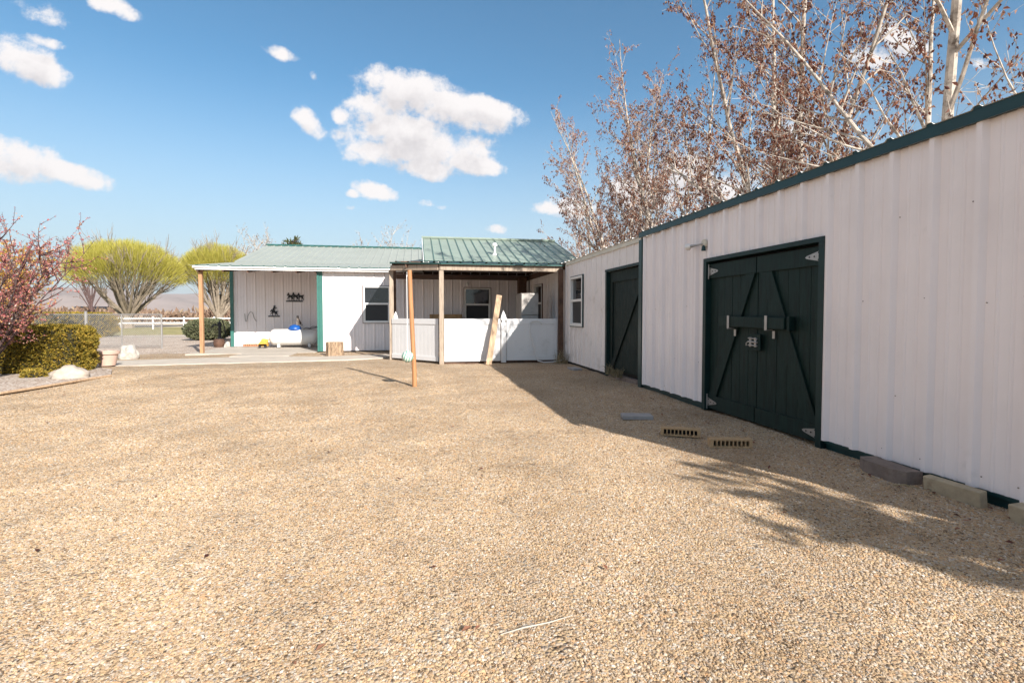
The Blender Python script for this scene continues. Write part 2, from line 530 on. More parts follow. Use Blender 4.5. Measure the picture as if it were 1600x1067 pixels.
def gravel_material(name, stops, scale, tintvar=True):
    m = bpy.data.materials.new(name)
    m.use_nodes = True
    nt = m.node_tree
    b = nt.nodes['Principled BSDF']
    b.inputs['Roughness'].default_value = 0.8
    b.inputs['Specular IOR Level'].default_value = 0.3
    t = nd(nt, 'ShaderNodeTexCoord')
    vo = nd(nt, 'ShaderNodeTexVoronoi', i_Scale=scale, i_Randomness=1.0)
    nt.links.new(t.outputs['Object'], vo.inputs['Vector'])
    vs = nd(nt, 'ShaderNodeSeparateColor')
    nt.links.new(vo.outputs['Color'], vs.inputs[0])
    c = ramp(nt, vs.outputs[0], stops)
    lo = nd(nt, 'ShaderNodeTexNoise', i_Scale=0.9, i_Detail=5.0, i_Roughness=0.6)
    nt.links.new(t.outputs['Object'], lo.inputs['Vector'])
    c2 = ramp(nt, lo.outputs[0], [(0.3, (0.82, 0.79, 0.75)), (0.5, (0.98, 0.97, 0.96)), (0.7, (1.09, 1.09, 1.08))])
    c = mixc(nt, 1.0, c, c2, 'MULTIPLY')
    nt.links.new(c, b.inputs['Base Color'])
    hgt = math_n(nt, 'MULTIPLY_ADD', vo.outputs['Distance'], -1.0, vs.outputs[1])
    bm = nd(nt, 'ShaderNodeBump', i_Strength=0.9, i_Distance=0.012)
    nt.links.new(hgt, bm.inputs['Height'])
    nt.links.new(bm.outputs[0], b.inputs['Normal'])
    return m


M['gravel'] = gravel_material('gravel', STONES, 62.0)
M['pebble'] = bpy.data.materials.new('pebble')
M['pebble'].use_nodes = True
nt = M['pebble'].node_tree
b = nt.nodes['Principled BSDF']
b.inputs['Roughness'].default_value = 0.75
b.inputs['Specular IOR Level'].default_value = 0.3
at = nd(nt, 'ShaderNodeAttribute', attribute_type='INSTANCER', attribute_name='rnd')
pc = ramp(nt, at.outputs['Fac'], STONES)
geo = nd(nt, 'ShaderNodeNewGeometry')
nzp = nd(nt, 'ShaderNodeTexNoise', i_Scale=0.9, i_Detail=5.0, i_Roughness=0.6)
nt.links.new(geo.outputs['Position'], nzp.inputs['Vector'])
pc = mixc(nt, 1.0, pc, ramp(nt, nzp.outputs[0], [(0.3, (0.82, 0.79, 0.75)), (0.5, (0.98, 0.97, 0.96)), (0.7, (1.09, 1.09, 1.08))]), 'MULTIPLY')
nt.links.new(pc, b.inputs['Base Color'])
M['field'] = pmat('dry_field', (0.46, 0.37, 0.27), 0.95, var=0.25, scale=0.25, dirt=((0.5, 0.42, 0.32), 0.45, 0.7, 0.06), bump=0.5, bscale=6, detail=9)
M['bed'] = gravel_material('bed_gravel', [(0.0, (0.2, 0.14, 0.11)), (0.3, (0.42, 0.32, 0.25)), (0.7, (0.5, 0.42, 0.35)), (1.0, (0.68, 0.63, 0.57))], 34.0)
M['lawn'] = pmat('lawn', (0.27, 0.235, 0.09), 0.95, var=0.3, scale=1.5, bump=0.5, bscale=20, dirt=((0.33, 0.27, 0.13), 0.5, 0.7, 0.5))
M['hill'] = pmat('hill', (0.26, 0.20, 0.17), 1.0, var=0.2, scale=0.003, detail=8)

rng = random.Random(7)


# ------------------------------------------------------------------ ground
def ground_h(x, y):
    v = Vector((x, y, 0))
    return 0.020 * mnoise.noise(v * 0.7) + 0.013 * mnoise.noise(v * 2.7 + Vector((7, 3, 0))) + 0.004 * mnoise.noise(v * 6.0)


def grid_sheet(name, mat, x0, x1, y0, y1, step, z, hfun=None, kind='structure'):
    nx, ny = int((x1 - x0) / step) + 1, int((y1 - y0) / step) + 1
    mb = MB()
    for j in range(ny + 1):
        for i in range(nx + 1):
            x, y = x0 + (x1 - x0) * i / nx, y0 + (y1 - y0) * j / ny
            mb.v.append((x, y, z + (hfun(x, y) if hfun else 0)))
    for j in range(ny):
        for i in range(nx):
            a = j * (nx + 1) + i
            mb.f.append((a, a + 1, a + nx + 2, a + nx + 1))
            mb.m.append(0)
    o = mb.build(name, mat, smooth=True)
    return tag(o, kind=kind)


mb = MB()
mb.quad((-9000, -3000, -0.06), (9000, -3000, -0.06), (9000, 15000, -0.06), (-9000, 15000, -0.06))
tag(mb.build('ground', M['field']), kind='structure')
grid_sheet('gravel_yard', M['gravel'], -9.0, 4.6, -6.0, 18.6, 0.12, 0.0, ground_h)
grid_sheet('gravel_surround', M['bed'], -40, -9.004, -6, 36, 2.0, -0.012)
grid_sheet('gravel_strip', M['bed'], -9.0, -7.2, 18.604, 36, 2.0, -0.008)
# lawn far left
mb = MB()
mb.poly([(-60, 36.2, -0.03), (-2, 36.2, -0.03), (-2, 58, -0.03), (-60, 58, -0.03)])
tag(mb.build('lawn', M['lawn']), kind='structure')
# field road
mb = MB()
mb.poly([(-60, 32.6, 0.0), (-2, 32.6, 0.0), (-2, 34.0, 0.0), (-60, 34.0, 0.0)])
tag(mb.build('road', M['concrete']), kind='structure')
# hills
mb = MB()
N = 160
for i in range(N + 1):
    a = R(-80) + R(160) * i / N
    d = 5200 + 500 * math.sin(i * 0.21)
    hh = 235 + 90 * mnoise.noise(Vector((i * 0.045, 3.1, 0))) + 40 * mnoise.noise(Vector((i * 0.17, 1.1, 0)))
    for k, (dd, f) in enumerate(((0, 0), (300, 0.45), (700, 0.8), (1300, 1.0))):
        mb.v.append(((d + dd) * math.sin(a), (d + dd) * math.cos(a), hh * f - 2 + (12 * mnoise.noise(Vector((i * 0.5, k * 1.3, 5))) if k else 0)))
for i in range(N):
    for k in range(3):
        a = i * 4 + k
        mb.f.append((a, a + 4, a + 5, a + 1))
        mb.m.append(0)
tag(mb.build('hills', M['hill'], smooth=True), kind='structure')

# concrete path and slab
mb = MB()
front = [(-14.0, 13.3), (-11, 13.75), (-8.0, 14.15), (-5.85, 14.5), (-3.6, 14.75), (-2.0, 15.05), (-1.0, 15.5), (-0.62, 16.2)]
back = [(-14.0, 14.9), (-11, 15.4), (-8.0, 15.9), (-6.4, 16.3), (-4.6, 16.75), (-2.9, 16.3), (-1.7, 16.6), (-0.62, 17.2)]
for i in range(len(front) - 1):
    a, b_, c, d = front[i], front[i + 1], back[i + 1], back[i]
    mb.quad((*a, 0.022), (*b_, 0.022), (*c, 0.022), (*d, 0.022))
    mb.quad((*a, -0.05), (*b_, -0.05), (*b_, 0.022), (*a, 0.022))
    mb.quad((*d, -0.05), (*c, -0.05), (*c, 0.022), (*d, 0.022))
tag(mb.build('path', M['concrete']), kind='structure')
mb = MB()
mb.box(-7.3, 17.95, -0.05, -3.35, 21.9, 0.03)
mb.box(-5.6, 16.75, -0.05, -3.9, 17.948, 0.026)
mb.box(-0.9, 17.25, -0.05, 3.8, 18.3, 0.03)
tag(mb.build('porch_slab_pavement', M['concrete']), kind='structure')

# loose gravel: real stones scattered over the yard near the viewpoint
def gravel_stones():
    mb = MB()
    dens = []

    def d_at(r):
        return 16500.0 * min(1.0, (3.1 / r) ** 1.4) * (1.0 if r < 11 else max(0.0, (13.5 - r) / 2.5))
    st = 0.15
    y = -0.6
    while y < 13.3:
        x = -9.0
        while x < 3.86:
            fx, fy = 0.18189, 0.98332
            fwd = x * fx + y * fy
            sd = x * fy - y * fx
            if fwd > 0.9 and abs(sd) < fwd * 1.12 + 2.3:
                d = d_at(fwd)
                pts = [(x, y), (x + st, y), (x + st, y + st), (x, y + st)]
                mb.quad(*[(px, py, ground_h(px, py)) for px, py in pts])
                dens.append(d)
            x += st
        y += st
    o = mb.build('gravel', M['pebble'])
    tag(o, 'tan and brown loose gravel stones covering the yard', 'gravel', kind='stuff')
    at_ = o.data.attributes.new('dens', 'FLOAT', 'FACE')
    at_.data.foreach_set('value', dens)
    ng = bpy.data.node_groups.new('gravel_scatter', 'GeometryNodeTree')
    ng.interface.new_socket('Geometry', in_out='INPUT', socket_type='NodeSocketGeometry')
    ng.interface.new_socket('Geometry', in_out='OUTPUT', socket_type='NodeSocketGeometry')
    gi = ng.nodes.new('NodeGroupInput')
    go = ng.nodes.new('NodeGroupOutput')
    L = ng.links.new
    na = ng.nodes.new('GeometryNodeInputNamedAttribute')
    na.data_type = 'FLOAT'
    na.inputs['Name'].default_value = 'dens'
    dist = ng.nodes.new('GeometryNodeDistributePointsOnFaces')
    dist.distribute_method = 'RANDOM'
    L(gi.outputs[0], dist.inputs['Mesh'])
    L(na.outputs['Attribute'], dist.inputs['Density'])
    g2i = ng.nodes.new('GeometryNodeGeometryToInstance')
    for k in range(5):
        ico = ng.nodes.new('GeometryNodeMeshIcoSphere')
        ico.inputs['Radius'].default_value = 1.0
        ico.inputs['Subdivisions'].default_value = 2
        sp = ng.nodes.new('GeometryNodeSetPosition')
        nzn = ng.nodes.new('ShaderNodeTexNoise')
        nzn.inputs['Scale'].default_value = 0.9
        nzn.inputs['Detail'].default_value = 1.0
        pos = ng.nodes.new('GeometryNodeInputPosition')
        va = ng.nodes.new('ShaderNodeVectorMath')
        va.operation = 'ADD'
        va.inputs[1].default_value = (k * 5.3 + 1, k * 2.1, k * 3.7)
        L(pos.outputs[0], va.inputs[0])
        L(va.outputs[0], nzn.inputs['Vector'])
        vs = ng.nodes.new('ShaderNodeVectorMath')
        vs.operation = 'SUBTRACT'
        vs.inputs[1].default_value = (0.5, 0.5, 0.5)
        L(nzn.outputs['Color'], vs.inputs[0])
        sc = ng.nodes.new('ShaderNodeVectorMath')
        sc.operation = 'SCALE'
        sc.inputs['Scale'].default_value = 1.5
        L(vs.outputs[0], sc.inputs[0])
        L(ico.outputs['Mesh'], sp.inputs['Geometry'])
        L(sc.outputs[0], sp.inputs['Offset'])
        sm = ng.nodes.new('GeometryNodeSetMaterial')
        sm.inputs['Material'].default_value = M['pebble']
        L(sp.outputs[0], sm.inputs[0])
        tr = ng.nodes.new('GeometryNodeTransform')
        tr.inputs['Scale'].default_value = ((1, 0.75, 0.5), (1.1, 0.95, 0.6), (0.9, 0.8, 0.7), (1.2, 0.7, 0.55), (0.95, 0.85, 0.5))[k]
        L(sm.outputs[0], tr.inputs[0])
        L(tr.outputs[0], g2i.inputs[0])
    iop = ng.nodes.new('GeometryNodeInstanceOnPoints')
    L(dist.outputs['Points'], iop.inputs['Points'])
    L(g2i.outputs[0], iop.inputs['Instance'])
    iop.inputs['Pick Instance'].default_value = True
    ri = ng.nodes.new('FunctionNodeRandomValue')
    ri.data_type = 'INT'
    ri.inputs['Min'].default_value = 0
    ri.inputs['Max'].default_value = 4
    L(ri.outputs['Value'] if ri.outputs['Value'].enabled else [s for s in ri.outputs if s.enabled][0], iop.inputs['Instance Index'])
    rr = ng.nodes.new('FunctionNodeRandomValue')
    rr.data_type = 'FLOAT_VECTOR'
    rr.inputs['Min'].default_value = (-0.45, -0.45, 0)
    rr.inputs['Max'].default_value = (0.45, 0.45, 6.28)
    L([s for s in rr.outputs if s.enabled][0], iop.inputs['Rotation'])
    rs = ng.nodes.new('FunctionNodeRandomValue')
    rs.data_type = 'FLOAT'
    [s for s in rs.inputs if s.enabled and s.name == 'Min'][0].default_value = 0.0
    [s for s in rs.inputs if s.enabled and s.name == 'Max'][0].default_value = 1.0
    rs.inputs['Seed'].default_value = 11
    pw = ng.nodes.new('ShaderNodeMath')
    pw.operation = 'POWER'
    L([s for s in rs.outputs if s.enabled][0], pw.inputs[0])
    pw.inputs[1].default_value = 3.0
    ma = ng.nodes.new('ShaderNodeMath')
    ma.operation = 'MULTIPLY_ADD'
    L(pw.outputs[0], ma.inputs[0])
    ma.inputs[1].default_value = 0.0062
    ma.inputs[2].default_value = 0.0034
    gpos = ng.nodes.new('GeometryNodeInputPosition')
    gno = ng.nodes.new('ShaderNodeTexNoise')
    gno.inputs['Scale'].default_value = 1.5
    gno.inputs['Detail'].default_value = 3.0
    L(gpos.outputs[0], gno.inputs['Vector'])
    gmr = ng.nodes.new('ShaderNodeMapRange')
    L(gno.outputs[0], gmr.inputs[0])
    gmr.inputs[1].default_value = 0.35
    gmr.inputs[2].default_value = 0.68
    gmr.inputs[3].default_value = 0.62
    gmr.inputs[4].default_value = 1.2
    gmu = ng.nodes.new('ShaderNodeMath')
    gmu.operation = 'MULTIPLY'
    L(ma.outputs[0], gmu.inputs[0])
    L(gmr.outputs[0], gmu.inputs[1])
    L(gmu.outputs[0], iop.inputs['Scale'])
    st_ = ng.nodes.new('GeometryNodeStoreNamedAttribute')
    st_.data_type = 'FLOAT'
    st_.domain = 'INSTANCE'
    st_.inputs['Name'].default_value = 'rnd'
    L(iop.outputs[0], st_.inputs['Geometry'])
    rc = ng.nodes.new('FunctionNodeRandomValue')
    rc.data_type = 'FLOAT'
    rc.inputs['Seed'].default_value = 5
    L([s for s in rc.outputs if s.enabled][0], st_.inputs['Value'])
    L(st_.outputs[0], go.inputs[0])
    md = o.modifiers.new('scatter', 'NODES')
    md.node_group = ng
    return o


gravel_stones()


# ------------------------------------------------------------------ ribbed sheet metal
def ribbed(mb, P, U, V, Nn, u0, u1, v0, v1, pitch=0.335, rib_h=0.02, rib_w=0.032, phase=0.0, holes=(), minor=True, m=0):
    """trapezoid ribbed sheet; v0, v1 may be functions of u; holes are (ua, ub, va, vb)"""
    P, U, V, Nn = Vector(P), Vector(U), Vector(V), Vector(Nn)
    pts = {round(u0, 5): None, round(u1, 5): None}
    prof = []
    k0 = int((u0 - phase) / pitch) - 1
    k1 = int((u1 - phase) / pitch) + 2
    for k in range(k0, k1 + 1):
        c = phase + k * pitch
        prof += [(c - rib_w, 0.0), (c - rib_w * 0.45, rib_h), (c + rib_w * 0.45, rib_h), (c + rib_w, 0.0)]
        if minor:
            for q in (0.36, 0.64):
                cc = c + pitch * q
                prof += [(cc - 0.016, 0.0), (cc - 0.006, rib_h * 0.18), (cc + 0.006, rib_h * 0.18), (cc + 0.016, 0.0)]
    prof.sort()

    def h_at(u):
        for (a, ha), (b2, hb) in zip(prof, prof[1:]):
            if a <= u <= b2:
                return ha + (hb - ha) * (u - a) / (b2 - a) if b2 > a else ha
        return 0.0
    us = {u0, u1}
    for a, _ in prof:
        if u0 < a < u1:
            us.add(a)
    for ha, hb, _, _ in holes:
        for e in (ha, hb):
            if u0 < e < u1:
                us.add(e)
    us = sorted(us)
    f0 = v0 if callable(v0) else (lambda u: v0)
    f1 = v1 if callable(v1) else (lambda u: v1)
    for a, b2 in zip(us, us[1:]):
        if b2 - a < 1e-6:
            continue
        mid = (a + b2) / 2
        blocked = sorted([(va, vb) for ha, hb, va, vb in holes if ha < mid < hb])
        hA, hB = h_at(a), h_at(b2)
        segs = []
        cur = None
        for va, vb in blocked:
            segs.append((cur, va))
            cur = vb
        segs.append((cur, None))
        for lo, hi in segs:
            la, lb = (f0(a), f0(b2)) if lo is None else (lo, lo)
            ta, tb = (f1(a), f1(b2)) if hi is None else (hi, hi)
            if ta - la < 1e-5 and tb - lb < 1e-5:
                continue
            mb.quad(P + U * a + V * la + Nn * hA, P + U * b2 + V * lb + Nn * hB, P + U * b2 + V * tb + Nn * hB, P + U * a + V * ta + Nn * hA, m)


def window(parent, origin, U, Nn, w, h, mat_frame, trim=None, screen=True):
    """sliding sash window with frame, rails and panes: a part of a building (window > frame, sash, pane)"""
    O, U, Nn = Vector(origin), Vector(U), Vector(Nn)
    Z = Vector((0, 0, 1))
    rot = Matrix((U, Nn, Z)).transposed()

    def bx(mb, ua, ub, za, zb, na, nb):
        c = O + U * ((ua + ub) / 2) + Z * ((za + zb) / 2) + Nn * ((na + nb) / 2)
        mb.obox(c, (ub - ua, nb - na, zb - za), rot)
    fw = 0.055
    fr = WMB()
    bx(fr, 0, w, 0, fw, -0.06, 0.045)
    bx(fr, 0, w, h - fw, h, -0.06, 0.045)
    bx(fr, 0, fw, fw, h - fw, -0.06, 0.045)
    bx(fr, w - fw, w, fw, h - fw, -0.06, 0.045)
    f = fr.build('window', mat_frame, parent, bevel=0.004)
    ra = WMB()
    mid = h * 0.52
    bx(ra, fw, w - fw, mid - 0.03, mid + 0.03, -0.045, 0.03)
    bx(ra, fw, fw + 0.022, fw, mid - 0.03, -0.045, 0.012)
    bx(ra, w - fw - 0.022, w - fw, fw, mid - 0.03, -0.045, 0.012)
    bx(ra, fw + 0.022, w - fw - 0.022, fw, fw + 0.022, -0.045, 0.012)
    ra.build('sash', mat_frame, f)
    p1 = WMB()
    bx(p1, fw, w - fw, mid + 0.03, h - fw, -0.035, -0.03)
    p1.build('pane', M['glass'], f)
    p2 = WMB()
    bx(p2, fw + 0.022, w - fw - 0.022, fw + 0.022, mid - 0.03, -0.02, -0.015)
    p2.build('pane', M['screen'] if screen else M['glass'], f)
    if trim is not None:
        tb = WMB()
        t = 0.018
        bx(tb, -t, w + t, -t, 0, 0.0, 0.036)
        bx(tb, -t, w + t, h, h + t, 0.0, 0.036)
        bx(tb, -t, 0, 0, h, 0.0, 0.036)
        bx(tb, w, w + t, 0, h, 0.0, 0.036)
        tb.build('window_trim', trim, f)
    return f


WX = 3.885   # plane of the sheds' long wall


def shed_wall_panel(parent, name, mat, y0, y1, z0, z1, x, holes, phase):
    mb = WMB()
    ribbed(mb, (x, 0, 0), (0, 1, 0), (0, 0, 1), (-1, 0, 0), y0, y1, z0, z1, phase=phase, holes=holes)
    return mb.build(name, mat, parent)


# ------------------------------------------------------------------ near shed
near = thing('metal_shed', 'long white ribbed metal shed with green trim and closed double barn doors', 'shed', (WX, 4.5, 0))
DY0, DY1, DZ0, DZ1 = 4.35, 6.36, 0.02, 1.98
for (ya, yb) in ((1.35, DY0 - 0.051), (DY1 + 0.051, 8.40)):
    mb = WMB()
    mb.box(WX + 0.02, ya, -0.05, WX + 0.05, yb, 0.10)
    mb.box(WX - 0.012, ya, 0.055, WX + 0.003, yb, 0.079)
    mb.build('base_trim', M['green_trim'], near)
mb = WMB()
ribbed(mb, (0, 1.35, 0), (1, 0, 0), (0, 0, 1), (0, -1, 0), WX + 0.06, 7.0, -0.02, 2.55)
ribbed(mb, (7.0, 0, 0), (0, 1, 0), (0, 0, 1), (1, 0, 0), 1.35, 8.4, -0.02, 2.48)
mb.build('wall', M['siding'], near)
mb = WMB()
SL = -0.075
ribbed(mb, (WX, 0, 2.715), (0, 1, 0), Vector((1, 0, SL)).normalized(), Vector((-SL, 0, 1)).normalized(), 1.28, 8.46, -0.075, 3.25, phase=0.27, rib_h=0.022, rib_w=0.04, minor=False)
mb.build('roof', M['roof_white'], near)
mb = WMB()
mb.box(WX - 0.062, 1.28, 2.632, WX - 0.04, 8.47, 2.714)
mb.box(WX - 0.062, 1.28, 2.715, WX + 0.06, 8.47, 2.719)
# black closure strips under each roof rib
k = 0
y = 0.27
while y < 8.4:
    if y > 1.3:
        mb.box(WX - 0.064, y - 0.026, 2.7195, WX + 0.02, y + 0.026, 2.738)
    y += 0.335
mb.build('eave_trim', M['green_trim'], near)
mb = WMB()
mb.box(WX - 0.034, 8.40, -0.02, WX + 0.12, 8.52, 2.60)
mb.build('corner_trim', M['green_trim'], near)
# wall sheet with its rows of screw heads
mb = WMB()
ribbed(mb, (WX, 0, 0), (0, 1, 0), (0, 0, 1), (-1, 0, 0), 1.35, 8.40, 0.08, 2.64, phase=0.27, rib_h=0.042, rib_w=0.042, holes=[(DY0, DY1, -1, DZ1 + 0.06)])
rs = random.Random(3)
for zz in (0.16, 0.62, 1.38, 1.42, 2.1):
    y = 0.27
    while y < 8.3:
        if y > 1.4 and not (DY0 - 0.1 < y < DY1 + 0.1 and zz < 2.05):
            for off in ((0.055,) if rs.random() < 0.6 else (-0.055, 0.055)):
                if rs.random() < (0.85 if zz < 0.3 else 0.4):
                    mb.obox((WX - 0.003, y + off, zz + rs.uniform(-0.01, 0.01)), (0.007, 0.0065, 0.0065), None, 1)
        y += 0.335
mb.build('wall', [M['siding'], M['darkblock']], near)
mb = WMB()
mb.box(WX + 0.11, DY0 - 0.1, -0.05, WX + 0.12, DY1 + 0.1, DZ1 + 0.15)  # dark sheet added behind the doors so the gaps do not show lit
mb.build('dark_backing', M['dark'], near)

# door frame and double doors
dr = WMB()
fx0, fx1 = WX - 0.05, WX + 0.10
dr.box(fx0, DY0 - 0.05, 0.0, fx1, DY0 + 0.02, DZ1 + 0.02)
dr.box(fx0, DY1 - 0.02, 0.0, fx1, DY1 + 0.05, DZ1 + 0.02)
dr.box(fx0, DY0 - 0.05, DZ1 + 0.021, fx1, DY1 + 0.05, DZ1 + 0.07)
dr.build('door_frame', M['green_frame'], near)


def barn_leaf(y0, y1, brace_lo, brace_hi, hinge_y, hs):
    """one door leaf: planks, rails, diagonal brace, strap hinges"""
    x = WX + 0.02
    pl = WMB()
    n = 6
    wv = (y1 - y0) / n
    for i in range(n):
        g = 0.0025
        pl.box(x + rs.uniform(0, 0.003), y0 + i * wv + g, 0.03, x + 0.03, y0 + (i + 1) * wv - g, DZ1 - 0.012)
    pl.box(x + 0.012, y0 + 0.003, 0.035, x + 0.0295, y1 - 0.003, DZ1 - 0.02)
    d = pl.build('door', M['green_door'], near, bevel=0.0012)
    for za, zb in ((DZ1 - 0.20, DZ1 - 0.014), (0.032, 0.21)):
        r_ = WMB()
        r_.box(x - 0.026, y0 + 0.004, za, x - 0.002, y1 - 0.004, zb)
        r_.build('rail', M['green_door'], d, bevel=0.003)
    br = WMB()
    # brace as a parallelogram between rails
    (ya, yb), (yc, yd) = brace_lo, brace_hi
    z0, z1 = 0.212, DZ1 - 0.202
    xa, xb = x - 0.027, x - 0.002
    A = [(ya, z0), (yb, z0), (yd, z1), (yc, z1)]
    for xx in (xa, xb):
        br.poly([(xx, yy, zz) for yy, zz in A])
    for i in range(4):
        p, q = A[i], A[(i + 1) % 4]
        br.quad((xa, *p), (xa, *q), (xb, *q), (xb, *p))
    br.build('brace', M['green_door'], d)
    for zc in (DZ1 - 0.11, 0.12):
        hg = WMB()
        s = hs
        tri = [(hinge_y, zc - 0.055), (hinge_y, zc + 0.055), (hinge_y + s * 0.19, zc + 0.014), (hinge_y + s * 0.21, zc), (hinge_y + s * 0.19, zc - 0.014)]
        for xx in (x - 0.032, x - 0.0265):
            hg.poly([(xx, a, c) for a, c in tri])
        for i in range(5):
            p, q = tri[i], tri[(i + 1) % 5]
            hg.quad((x - 0.032, *p), (x - 0.032, *q), (x - 0.0265, *q), (x - 0.0265, *p))
        hg.tube([(x - 0.034, hinge_y - s * 0.006, zc - 0.10), (x - 0.034, hinge_y - s * 0.006, zc + 0.10)], 0.008, 8)
        for (dy, dz) in ((0.03, 0.035), (0.03, -0.035), (0.085, 0.0), (0.15, 0.0)):
            hg.lathe([(0.0085, 0), (0.0085, 0.004)], (x - 0.0365, hinge_y + s * dy, zc + dz), 8, 1, axis='X')
        hg.build('hinge', [M['galv'], M['black']], d)
    return d


MID = (DY0 + DY1) / 2
# near leaf (right in view) and far leaf (left in view); braces rise towards the middle
barn_leaf(DY0 + 0.025, MID - 0.004, (DY0 + 0.04, DY0 + 0.22), (MID - 0.26, MID - 0.06), DY0 + 0.03, 1)
barn_leaf(MID + 0.004, DY1 - 0.025, (DY1 - 0.22, DY1 - 0.04), (MID + 0.03, MID + 0.20), DY1 - 0.03, -1)
mb = WMB()
mb.bar((WX - 0.055, MID - 0.56, 1.20), (WX - 0.055, MID + 0.62, 1.215), 0.05, 0.125)
mb.obox((WX - 0.03, MID - 0.60, 1.20), (0.07, 0.04, 0.15))
bar = mb.build('door_bar', M['green_door'], near, bevel=0.004)
for yy in (MID - 0.285, MID + 0.415):
    mb = WMB()
    mb.box(WX - 0.092, yy - 0.02, 1.13, WX - 0.082, yy + 0.02, 1.285)
    mb.box(WX - 0.092, yy - 0.02, 1.12, WX - 0.012, yy + 0.02, 1.129)
    mb.box(WX - 0.016, yy - 0.055, 1.03, WX - 0.010, yy - 0.015, 1.115)
    mb.build('bar_bracket', M['galv'], bar, bevel=0.002)
mb = WMB()
mb.box(WX - 0.03, MID - 0.115, 0.88, WX - 0.008, MID + 0.11, 1.07)
lp = mb.build('latch_block', M['green_door'], near, bevel=0.003)
mb = WMB()
for zz in (0.935, 0.975, 1.015):
    mb.tube([(WX - 0.043, MID - 0.085, zz), (WX - 0.043, MID + 0.075, zz + 0.004)], 0.0085 if zz != 0.975 else 0.012, 8)
mb.box(WX - 0.042, MID - 0.06, 0.92, WX - 0.031, MID - 0.03, 1.03)
mb.box(WX - 0.042, MID + 0.03, 0.92, WX - 0.031, MID + 0.06, 1.03)
mb.tube([(WX - 0.05, MID + 0.075, 0.975), (WX - 0.055, MID + 0.095, 0.96), (WX - 0.055, MID + 0.095, 0.93)], 0.007, 6)
mb.build('bolt_latch', M['galv'], lp)

# floodlight on the shed wall
fl = thing('floodlight', 'small white wall floodlight with a clear bulb above the double doors', 'light', (WX, 6.42, 2.255))
mb = WMB()
mb.lathe([(0.002, -0.03), (0.055, -0.03), (0.06, -0.01), (0.06, 0.0)], (WX - 0.02, 6.42, 2.26), 20, axis='X')
mb.build('wall_plate', M['cream'], fl, smooth=False)
mb = WMB()
mb.tube([(WX - 0.05, 6.43, 2.255), (WX - 0.09, 6.5, 2.25), (WX - 0.10, 6.60, 2.25), (WX - 0.10, 6.64, 2.25)], [0.012, 0.012, 0.018, 0.022], 8)
mb.build('arm', M['galv'], fl)
mb = WMB()
mb.lathe([(0.012, 0), (0.024, 0.02), (0.045, 0.075), (0.05, 0.09), (0.035, 0.10), (0.005, 0.104)], (WX - 0.10, 6.64, 2.25), 16, axis='Y')
mb.build('bulb', M['white'], fl, smooth=True)
mb = WMB()
mb.lathe([(0.028, 0), (0.03, 0.01), (0.022, 0.06), (0.012, 0.075)], (WX - 0.055, 6.40, 2.16), 12)
mb.build('sensor', M['green_trim'], fl)

# ------------------------------------------------------------------ far shed (lower, older)
X2 = WX + 0.045
far = thing('metal_shed', 'older white metal shed section with a cream eave, a window and a single green door', 'shed', (X2, 12, 0))
D2 = (8.62, 10.26, 0.06, 2.18)
WN = (11.80, 12.78, 1.0, 2.24)
WN2 = (15.86, 16.95, 1.0, 2.26)
shed_wall_panel(far, 'wall', M['siding2'], 8.52, 18.27, 0.06, 2.60, X2, [(D2[0], D2[1], -1, D2[3]), WN, WN2], 0.2)
mb = WMB()
mb.box(X2 - 0.035, 8.53, 2.585, X2 + 0.02, 13.2, 2.665)
mb.box(X2 - 0.045, 8.53, 2.666, X2 + 0.05, 13.2, 2.672)
mb.build('eave_trim', M['cream'], far)
mb = WMB()
ribbed(mb, (X2, 0, 2.675), (0, 1, 0), Vector((1, 0, SL)).normalized(), Vector((-SL, 0, 1)).normalized(), 8.47, 18.6, -0.05, 3.2, phase=0.2, rib_h=0.025, rib_w=0.04, minor=False)
mb.build('roof', M['roof_white'], far)
mb = WMB()
ribbed(mb, (7.0, 0, 0), (0, 1, 0), (0, 0, 1), (1, 0, 0), 8.4, 18.6, -0.02, 2.42)
mb.build('wall', M['siding2'], far)
mb = WMB()
mb.box(X2 + 0.004, D2[1], -0.05, X2 + 0.05, 13.2, 0.09)
mb.build('base_trim', M['dark'], far)
window(far, (X2, WN[0], WN[2]), (0, 1, 0), (-1, 0, 0), WN[1] - WN[0], WN[3] - WN[2], M['white'], M['green_trim'])
window(far, (X2, WN2[0], WN2[2]), (0, 1, 0), (-1, 0, 0), WN2[1] - WN2[0], WN2[3] - WN2[2], M['white'], M['dark_wood'])
mb = WMB()
mb.box(X2 - 0.03, D2[1] - 0.06, 0.0, X2 + 0.12, D2[1] + 0.02, D2[3])
mb.box(X2 - 0.03, D2[0] - 0.10, 0.0, X2 + 0.12, D2[0] - 0.03, D2[3])
mb.box(X2 - 0.035, D2[0] - 0.10, D2[3] + 0.001, X2 + 0.12, D2[1] + 0.03, D2[3] + 0.05)
mb.build('door_frame', M['green_frame'], far)
mb = WMB()
n = 8
y0, y1 = D2[0] - 0.02, D2[1] - 0.07
for i in range(n):
    wv = (y1 - y0) / n
    mb.box(X2 + 0.075 + rs.uniform(0, 0.004), y0 + i * wv + 0.002, 0.16, X2 + 0.10, y0 + (i + 1) * wv - 0.002, D2[3] - 0.01)
mb.box(X2 + 0.09, y0, 0.165, X2 + 0.099, y1, D2[3] - 0.015)
d2 = mb.build('door', M['green_old'], far)
mb = WMB()
mb.box(X2 + 0.045, y0, D2[3] - 0.22, X2 + 0.073, y1, D2[3] - 0.012)
mb.box(X2 + 0.045, y1 - 0.13, 0.16, X2 + 0.073, y1, D2[3] - 0.222)
mb.build('rail', M['green_old'], d2)
mb = WMB()
mb.bar((X2 + 0.058, y1 - 0.10, 0.2), (X2 + 0.058, y0 + 0.06, D2[3] - 0.25), 0.028, 0.12, up=(0, 0, 1))
